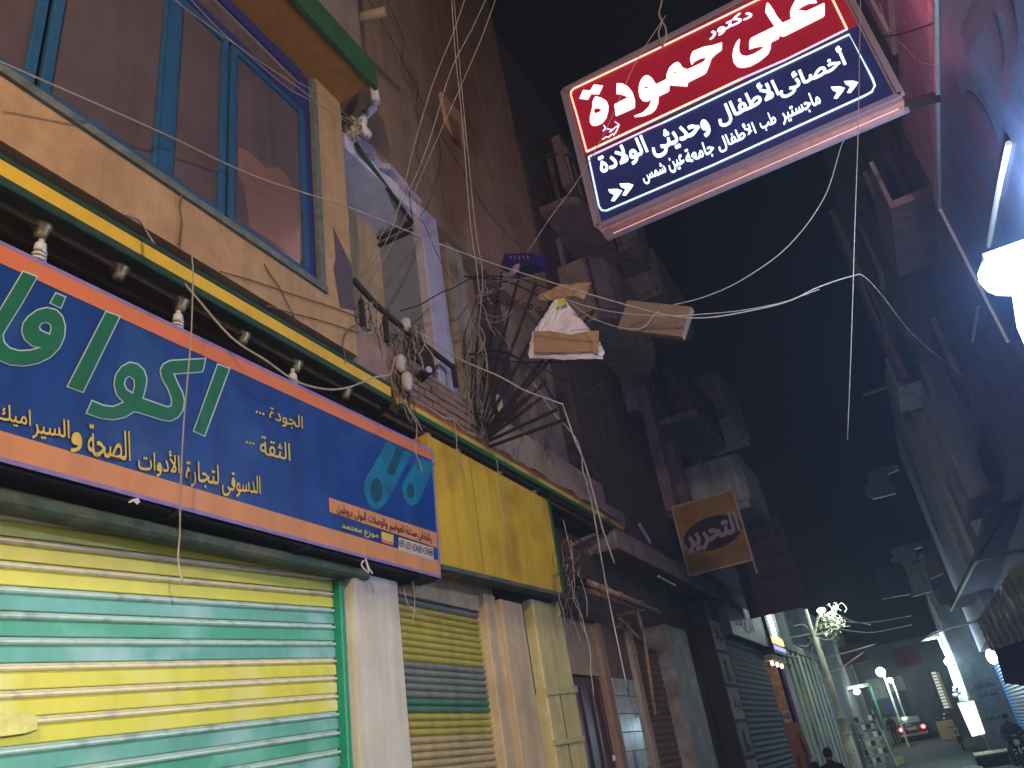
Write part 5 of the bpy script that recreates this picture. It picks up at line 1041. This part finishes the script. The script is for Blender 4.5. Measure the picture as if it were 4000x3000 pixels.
# far floating balconies on the right side of the sky gap
fb = thing('apartment_building', (3, 30, 4), 'unlit block with pale cloud shaped balcony ends beside the dark sky', 'building')
B().box(2.35, 9, 30, 60, 6, 10.5).build('wall', darkwall, fb)
for cloud in ([(3385, 1860), (3400, 1840), (3440, 1825), (3505, 1815), (3512, 1832), (3470, 1850), (3465, 1870), (3490, 1900), (3500, 1925), (3410, 1948), (3385, 1930), (3375, 1905), (3395, 1880)], [(3475, 2150), (3500, 2138), (3545, 2128), (3620, 2112), (3622, 2128), (3570, 2145), (3590, 2180), (3598, 2192), (3555, 2203), (3475, 2198), (3478, 2185), (3500, 2170)]):
    B().poly([P(u, v, y=34) for u, v in cloud], (0, .25, 0)).build('balcony_end', M('pale_green_end', (.3, .36, .33), .85, .2, 4, .3), fb)
for u0, v0, u1, v1, m_ in ((3530, 2205, 3600, 2330, paleconc), (3600, 2130, 3650, 2260, brownwall2), (3410, 2210, 3520, 2340, M('slate_sign', (.06, .07, .1), .6, .4, 5, .1)), (3360, 1525, 3480, 1555, lav)):
    B().poly([P(u0, v0, y=34), P(u1, v0 - 20, y=34), P(u1 + 35, v1 - 20, y=34), P(u0 + 35, v1, y=34)] if u0 != 3360 else [P(3368, 1536, y=30), P(3480, 1500, y=30), P(3482, 1506, y=30), P(3370, 1543, y=30)], (0, .2, 0)).build('facade_piece', m_, fb)
rt = thing('neon_strip', (2, 24, 7), 'pair of thin red and white lit strips on the dark right facade', 'lamp')
B().tube([P(3563, 1630, x=2.25), P(3700, 1950, x=2.25)], .02, 5).build('strip', E('white_pink_strip', (1, .5, .6), .8, False), rt); B().tube([P(3590, 1700, x=2.25), P(3690, 1960, x=2.25)], .02, 5).build('strip', E('red_strip', (1, .15, .1), .8, False), rt)
B().poly([P(3530, 1700, x=2.27), P(3560, 1690, x=2.27), P(3640, 1950, x=2.27), P(3610, 2000, x=2.27)], (.02, 0, 0)).build('red_panel', M('dim_red_panel', (.25, .02, .05), .6, .2, 4, .1, emit=.12, ecol=(.4, .02, .06)), rt)
for u, v, w_, h_, lab in ((3330, 2560, 60, 40, 'faint red brick patch panel high above the car'), (3540, 2570, 50, 36, 'small red and cream sign hanging above the car')):
    c = P(u + 20, v, y=50); t = thing('hanging_sign', c, lab, 'sign'); B().box(c.x - .9, c.x + .5, 50, 50.1, c.z - .4, c.z + .6).build('panel', M('dim_brick_red', (.3, .1, .08), .8, .4, 4, .2), t)
# motorbike with rider and a parked one
def motorbike(loc, label, rider=None):
    x, y, z = loc; t = thing('motorbike', loc, label, 'motorbike')
    for dy in (-.6, .62):
        w_ = B().tube([(x - .05, y + dy, z + .3), (x + .05, y + dy, z + .3)], .3, 18).build('wheel', blackm, t); B().tube([(x - .055, y + dy, z + .3), (x + .055, y + dy, z + .3)], .16, 10).build('rim', tubew, w_)
    B().ball((x, y + .05, z + .78), .13, .26, .12).build('fuel_tank', carm, t, smooth=True); B().box(x - .12, x + .12, y + .1, y + .7, z + .72, z + .8).build('seat', blackm, t, bevel=.03)
    B().tube([(x, y - .62, z + .3), (x, y - .35, z + .95)], .03, 6).build('fork', tubew, t); B().tube([(x - .33, y - .25, z + 1.0), (x, y - .38, z + .97), (x + .33, y - .25, z + 1.0)], .02, 6).build('handlebar', darkmetal, t)
    B().ball((x, y - .45, z + .88), .1, .08, .1).build('headlight', tubew, t, smooth=True); B().box(x - .13, x + .13, y - .2, y + .3, z + .3, z + .6).build('engine', darkmetal, t, bevel=.03)
    return t
mx, my = 1.5, 29.5; motorbike((mx, my, gz(my)), 'motorbike ridden by the capped person at the right')
J = [(0, .25, .85), (0, .15, 1.1), (0, .0, 1.32), (0, -.03, 1.42), (0, -.04, 1.5), (.13, .1, .85), (.24, -.25, .72), (.22, -.1, .35), (.22, -.22, .3), (-.13, .1, .85), (-.24, -.25, .72), (-.22, -.1, .35), (-.22, -.22, .3), (.19, 0, 1.3), (.28, -.15, 1.1), (.12, -.34, 1.08), (.04, -.38, 1.1), (-.19, 0, 1.3), (-.28, -.15, 1.1), (-.12, -.34, 1.05), (-.04, -.38, 1.08)]
Eg = [(0, 1), (1, 2), (2, 3), (3, 4), (0, 5), (5, 6), (6, 7), (7, 8), (0, 9), (9, 10), (10, 11), (11, 12), (2, 13), (13, 14), (14, 15), (15, 16), (2, 17), (17, 18), (18, 19), (19, 20)]
rdr = body('person', 'person in cap and dark jacket sitting on a motorbike looking down at his hands', J, Eg, [(.16, .12), (.17, .12), (.18, .12), .06, .055, .1, .08, .055, .045, .1, .08, .055, .045, .08, .062, .05, .035, .08, .062, .05, .035], (mx, my, gz(my)), 0, blouse)
def rel(bb, nm, m, t): base = wloc(t); bb.v = [tuple(Vector(v) + base) for v in bb.v]; return bb.build(nm, m, t, smooth=True)
rel(B().ball((0, -.07, 1.55), .08, .095, .115, 14, 10).ball((0, -.165, 1.53), .012, .02, .02, 6, 4), 'head', skinm, rdr)
rel(B().ball((0, -.05, 1.62), .09, .1, .06, 14, 6).poly([(-.07, -.13, 1.6), (.07, -.13, 1.6), (.05, -.22, 1.57), (-.05, -.22, 1.57)], (0, 0, .012)), 'cap', hairm, rdr)
for sx in (-1, 1):
    hb = B().ball((sx * .04, -.4, 1.09), .03, .04, .025, 8, 6)
    for i in range(4): hb.tube([(sx * (.015 + i * .015), -.42, 1.09), (sx * (.012 + i * .013), -.465, 1.08), (sx * (.01 + i * .012), -.48, 1.06)], .008, 5)
    hb.tube([(sx * .02, -.4, 1.11), (0, -.43, 1.12)], .009, 5); rel(hb, 'hand', skinm, rdr)
motorbike((.12, 44, gz(44)), 'parked motorbike in shadow left of the wooden deck')
t = thing('litter', (0, 0, 0), 'small pale crumpled wrapper lying on the road near the bottom edge', 'litter'); c = P(3426, 2990, z=-.24); t.location = c; B().ball(c + Vector((0, 0, .05)), .16, .1, .06, 8, 5).build('wrapper', paper, t)
# ================================================================== CABLES
def cable(label, pts, mat=cable_w, r=.0065, ys=None, x=None, n=6, name='cable', group=None):
    """a cable through photo points lying at the given distances (y) or on a plane x"""
    if x is not None: q = [P(u, v, x=x) for u, v in pts]
    else:
        if len(ys) == 2: ys = [ys[0] + (ys[1] - ys[0]) * i / (len(pts) - 1) for i in range(len(pts))]
        q = [P(u, v, y=y) for (u, v), y in zip(pts, ys)]
    o = B().tube(smoothpath(q, n), r * (.8 if r < .015 else 1), 6).build(name, mat, smooth=True)
    return tag(o, label, 'cable', group)
cable('long pale cable from the left window sill across to the right wall', [(-40, 228), (60, 268), (622, 515), (1000, 690), (1374, 815), (1826, 995), (2240, 1130), (2480, 1200), (2610, 1232), (2740, 1242), (2890, 1222), (3070, 1180), (3200, 1120), (3330, 1078), (3375, 1080), (3450, 1160), (3560, 1300), (3700, 1420), (3850, 1520), (3940, 1552)], r=.007, ys=[1.3, 1.42, 2.3, 3.1, 3.9, 4.8, 5.2, 5.4, 5.5, 5.6, 5.8, 6, 6.2, 6.5, 6.7, 7.3, 8.2, 9.5, 11, 12])
cable('pale cable twisting round the long cable below the red sign towards the right', [(2210, 1170), (2300, 1198), (2420, 1222), (2600, 1234), (2760, 1226), (2900, 1212), (3060, 1180), (3200, 1130)], ys=(5.5, 6.4), r=.0055)
cable('thin cable curving up from the cardboard box to the right end of the red sign', [(2225, 1180), (2300, 1235), (2370, 1265), (2455, 1285), (2520, 1275), (2560, 1225), (2620, 1195), (2750, 1160), (2900, 1092), (3080, 960), (3220, 770), (3290, 560), (3340, 480), (3430, 440)], ys=(5.8, 6.3))
cable('cable hanging straight down in front of the right end of the red sign', [(3362, -20), (3357, 200), (3352, 500), (3338, 900), (3326, 1300), (3310, 1720)], ys=(5.3, 5.6), r=.004)
cable('thin cable slanting from the hook above the red sign down past its left corner', [(2600, 60), (2480, 250), (2370, 500), (2260, 700), (2150, 850), (2060, 985)], ys=(5.6, 5.9), r=.0045)
t = thing('sign_rope', P(2580, 60, y=5.9), 'looped cord from which the red sign hangs', 'cord')
B().tube(smoothpath([P(*p, y=5.95) for p in ((2590, -30), (2582, 20), (2575, 60), (2600, 110), (2600, 150), (2588, 182))], 5), .009, 6).build('cord', cable_w, t); B().tube(smoothpath([P(*p, y=5.95) for p in ((2578, 60), (2585, 90), (2572, 130), (2588, 185))], 5), .008, 6).build('cord', cable_w, t)
cable('leftmost pale cable from the top edge down to the fan grille', [(1763, -20), (1778, 200), (1808, 500), (1835, 850), (1862, 1050), (1880, 1200)], ys=(4.6, 5.6), r=.006)
cable('second pale cable coming down from the top edge beside the leftmost one', [(1772, -20), (1795, 250), (1830, 620), (1858, 900), (1885, 1080), (1870, 1300)], ys=(4.7, 5.7), r=.005)
cable('cable slanting down left from the top edge across the brown wall to the loggia', [(1822, -20), (1770, 130), (1690, 330), (1620, 560), (1560, 800), (1500, 960), (1410, 1090)], ys=(4.4, 4.9), r=.005)
cable('longer cable slanting down left to the dark balcony rail', [(1905, -20), (1850, 100), (1760, 280), (1680, 540), (1600, 740), (1500, 900), (1395, 1110)], ys=(4.5, 5.0), r=.005)
cable('thin cable slanting down left from the top edge nearest the middle of the picture', [(1942, -20), (1880, 150), (1790, 360), (1700, 560), (1640, 700), (1560, 900), (1440, 1110)], ys=(4.7, 5.0), r=.0045)
cable('black cable snaking down the brown wall from the pipe stub', [(1440, 0), (1500, 100), (1580, 250), (1640, 380), (1720, 520), (1840, 720), (1930, 860), (2030, 960)], mat=cable_k, x=-3.0, r=.006)
cable('wavy black cable down the brown wall to the corner of the loggia', [(1510, 0), (1575, 150), (1570, 250), (1630, 330), (1625, 420), (1640, 520), (1625, 600), (1650, 680), (1600, 740), (1612, 860)], mat=cable_k, x=-3.02, r=.006)
cable('black cable curling along the lavender pier', [(1700, 480), (1720, 620), (1680, 780), (1640, 850), (1660, 880), (1720, 1020), (1770, 1110)], mat=cable_k, x=-2.98, r=.005)
cable('black cable strung from the blue grey loggia wall to the meter wires', [(1560, 1215), (1640, 1190), (1720, 1145), (1780, 1120), (1850, 1080), (1900, 1060)], mat=cable_k, ys=(5.3, 5.9), r=.008)
cable('pale cable running above the windows from the top edge to the wall corner', [(660, -20), (760, 60), (900, 160), (1030, 250), (1150, 330), (1240, 400), (1360, 480)], x=-2.86, r=.005)
cable('second thin cable above the windows beside the pale one', [(730, -20), (850, 110), (1000, 240), (1120, 340), (1190, 380), (1280, 430), (1370, 470)], x=-2.88, r=.0045)
cable('third thin cable from the window head to the rag wrapped pipe', [(840, 0), (920, 80), (1040, 200), (1150, 310), (1200, 340), (1300, 400), (1400, 500)], x=-2.84, r=.004)
cable('pale cable drooping from the black gap across the yellow band to the brick parapet', [(490, 838), (520, 852), (551, 872), (639, 1009), (760, 1154), (905, 1319), (1038, 1408), (1158, 1490), (1266, 1520), (1340, 1518), (1400, 1500), (1460, 1475), (1520, 1464), (1535, 1430), (1540, 1395)], ys=[1.9 + (2.6) * i / 14 for i in range(15)], r=.0085)
cable('white cord hanging straight down across the blue sign to the yellow slats', [(750, 1003), (754, 1080), (747, 1306), (737, 1433), (722, 1600), (715, 1700), (708, 1845), (704, 1990), (702, 2090), (696, 2165), (700, 2220), (714, 2270)], x=-2.8, r=.005)
cable('short brown cable loop stuck to the orange apron below the sill', [(705, 760), (712, 752), (700, 800), (708, 860), (700, 940), (695, 955)], mat=cable_b, x=-2.985, r=.007)
cable('pair end of dead wire on the orange apron right of the window', [(1032, 1030), (1055, 1070), (1090, 1120), (1120, 1180), (1150, 1240)], mat=cable_b, x=-2.985, r=.006)
cable('faint brown wire stuck along the orange apron towards the corner', [(1040, 1195), (1150, 1225), (1280, 1260), (1400, 1300)], mat=cable_b, x=-2.985, r=.005)
cable('faint brown wire above it on the orange apron', [(860, 1060), (1000, 1100), (1160, 1155), (1300, 1200), (1400, 1240)], mat=cable_b, x=-2.985, r=.005)
cable('brown wire hooped down the corner of the orange apron', [(1400, 1265), (1360, 1290), (1340, 1330), (1345, 1380), (1350, 1420)], mat=cable_b, x=-2.985, r=.006)
cable('thick pale cable from the loggia rail down right past the fan grille', [(1620, 1290), (1700, 1340), (1800, 1405), (1950, 1470), (2050, 1525), (2185, 1575), (2200, 1590), (2245, 1720), (2280, 1800), (2310, 1900), (2358, 2080), (2400, 2200)], ys=(5.0, 6.6), r=.0095)
cable('pale cable branching off the fan grille and joining the thick one', [(2052, 1455), (2100, 1520), (2160, 1610), (2240, 1700), (2270, 1770), (2275, 1830), (2300, 1920), (2320, 2010), (2345, 2160), (2370, 2300), (2402, 2460), (2450, 2688)], ys=(6.1, 7.0), r=.008)
cable('pale cable ending in front of the maroon door', [(2230, 2110), (2238, 2200), (2245, 2280), (2240, 2340), (2270, 2400), (2285, 2460), (2305, 2540), (2308, 2620), (2320, 2715)], ys=(6.8, 7.2), r=.006)
cable('second pale cable hanging beside the wire cage', [(2200, 2030), (2225, 2140), (2242, 2230), (2235, 2300), (2262, 2370), (2268, 2430), (2290, 2480)], ys=(6.7, 7.1), r=.005)
cable('cable end dangling in front of the teal pipe picture', [(1583, 1560), (1590, 1580), (1600, 1610), (1625, 1650), (1628, 1690), (1622, 1760), (1640, 1810), (1648, 1840)], x=-2.9, r=.006)
cable('cable end dangling over the green edge onto the plain yellow sign', [(1772, 1635), (1782, 1700), (1785, 1760), (1795, 1800), (1812, 1840), (1817, 1875)], x=-2.9, r=.006)
cable('longest cable end dangling in front of the plain yellow sign', [(1918, 1750), (1940, 1800), (1948, 1880), (1958, 1960), (1970, 2040), (1982, 2140)], x=-2.9, r=.005)
cable('two pronged wire end hanging in front of the narrow shutter', [(1578, 2300), (1590, 2350), (1615, 2390), (1650, 2400), (1672, 2432)], x=-3.0, r=.004)
cable('straight wire end hanging in front of the narrow shutter', [(1612, 2270), (1620, 2330), (1618, 2380), (1610, 2440)], x=-3.0, r=.004)
cable('dark cable running down the facade right of the fan grille', [(2030, 1100), (2260, 1540), (2290, 1680), (2340, 1850), (2370, 1920)], mat=cable_k, x=-3.2, r=.006)
cable('thin dark wire looping over the fan grille and down to the beige ledge', [(2110, 1470), (2090, 1560), (2060, 1660), (2030, 1740), (2020, 1800)], mat=cable_b, ys=(6.0, 5.9), r=.005)
cable('thin pale cable dropping on the far side of the pink lit wall', [(3435, 10), (3470, 110), (3560, 210), (3600, 245), (3690, 258)], x=1.86, r=.006)
cable('dark wire crossing the pink lit wall', [(3440, 145), (3520, 132), (3620, 100), (3700, 65)], mat=cable_k, x=1.86, r=.008)
for i, (pts, lab) in enumerate((([(3062, 2558), (3130, 2570), (3200, 2572), (3290, 2552), (3370, 2530), (3420, 2515)], 'violet lit cable strung from the clothes shop to the far right'), ([(3075, 2590), (3120, 2612), (3200, 2625), (3270, 2615), (3340, 2570), (3375, 2545)], 'lower of the two lit cables crossing behind the utility pole'))):
    cable(lab, pts, ys=(21, 40), r=.03, mat=tubew)
for i, (pts, lab) in enumerate((([(3262, 2390), (3285, 2405), (3330, 2425), (3400, 2440)], 'upper wire leaving the pole head towards the right'), ([(3268, 2415), (3310, 2428), (3400, 2430), (3560, 2405)], 'middle wire leaving the pole head towards the right'), ([(3285, 2458), (3340, 2466), (3420, 2468), (3560, 2440)], 'lowest wire leaving the pole head towards the right'))):
    cable(lab, pts, ys=(25, 34), r=.02, mat=tubew)
# bundles of meter wires and rags at the loggia corner and beside the fan grille
def bundle(label, cx, cy, sx, sy, n, y, L=60, mats=(cable_w, cable_b, cable_k), name='cable_bundle', lean=(0, 1)):
    t = thing(name, P(cx, cy, y=y), label, 'cables')
    for m in mats:
        b = B()
        for i in range(n // len(mats)):
            a = Vector((random.gauss(cx, sx), random.gauss(cy, sy))); yy_ = y + random.uniform(-.08, .08); p = [P(a.x, a.y, y=yy_)]; d = Vector((random.gauss(lean[0], .6), random.gauss(lean[1], .6)))
            for j in range(4):
                d = d * .6 + Vector((random.gauss(lean[0], .7), random.gauss(lean[1], .7))) * .6; a = a + d * L * .3; p.append(P(a.x, a.y, y=yy_ + random.uniform(-.03, .03)))
            b.tube(smoothpath(p, 4), random.choice((.002, .003, .005)), 4)
        tag(b.build('wires', m, t, smooth=True), kind='stuff')
    return t
bundle('big dusty tangle of wires spilling over the brick parapet', 1545, 1400, 35, 65, 78, 4.75, 80)
bundle('small tangle of wires round the insulators on the balcony rail', 1600, 1300, 28, 22, 36, 4.95, 55)
bundle('bundle of loose wires tied to the left end of the balcony rail', 1430, 1180, 30, 40, 24, 4.4, 80)
bundle('tall hanging curtain of meter wires left of the fan grille', 1850, 1330, 22, 115, 40, 5.95, 90)
bundle('lower end of the meter wires above the sunray hub', 1835, 1530, 20, 55, 20, 5.98, 70, lean=(.1, 1))
bundle('few stray twigs and wires standing up at the top of the meter wires', 1880, 1180, 40, 50, 30, 5.9, 110, lean=(.4, -.3))
bundle('wire tangle hanging under the canopy beside the wire cage', 2225, 2200, 20, 60, 26, 7.2, 90)
bundle('small knot of wires tied to the end of the lowest grille bar', 2140, 1700, 6, 35, 14, 6.1, 30, mats=(cable_k,))
for (u, v, h, lab) in ((1585, 1268, .13, 'topmost white insulator lashed to the balcony rail'), (1565, 1420, .16, 'upper dusty insulator among the wires on the parapet'), (1590, 1490, .17, 'lower pale insulator among the wires on the parapet')):
    c = P(u, v, y=4.9 if v < 1400 else 4.7); t = thing('insulator', c, lab, 'insulator', 'insulators at the loggia corner')
    B().tube([c + Vector((0, 0, h / 2)), c + Vector((0, 0, h * .3)), c + Vector((0, 0, -h * .2)), c + Vector((.01, 0, -h / 2))], [.018, .045, .045, .02], 10).build('porcelain', M('dusty_porcelain', (.5, .44, .4), .4, .3, 14, .3), t, smooth=True)
t = thing('security_camera', P(1660, 1455, y=5.0), 'small black cylinder lamp housing sticking out of the brick parapet', 'camera'); c = P(1660, 1455, y=5.1); B().tube([c - Vector((.1, -.06, 0)), c + Vector((.07, -.05, -.02))], .045, 10).build('housing', blackm, t, smooth=True); B().tube([c + Vector((.071, -.05, -.02)), c + Vector((.075, -.052, -.02))], .03, 10).build('lens', lav, t)
t = thing('hanging_rag', P(520, 1955, x=-3.0), 'torn white paper scrap hooked under the left part of the blue sign', 'scrap')
B().add([P(*p, x=-2.99) for p in ((500, 1962), (515, 1950), (540, 1945), (548, 1960), (535, 1972), (522, 1958), (508, 1965))], [(0, 1, 5, 6), (1, 2, 3, 4, 5)]).build('scrap', paper, t)
t = thing('hanging_rag', P(1425, 2185, x=-3.0), 'knotted white string under the right part of the blue sign', 'string')
B().tube(smoothpath([P(*p, x=-2.99) for p in ((1420, 2190), (1412, 2205), (1425, 2225), (1440, 2235), (1435, 2210), (1428, 2182), (1440, 2215), (1455, 2240))], 4), .006, 5).build('string', paper, t)
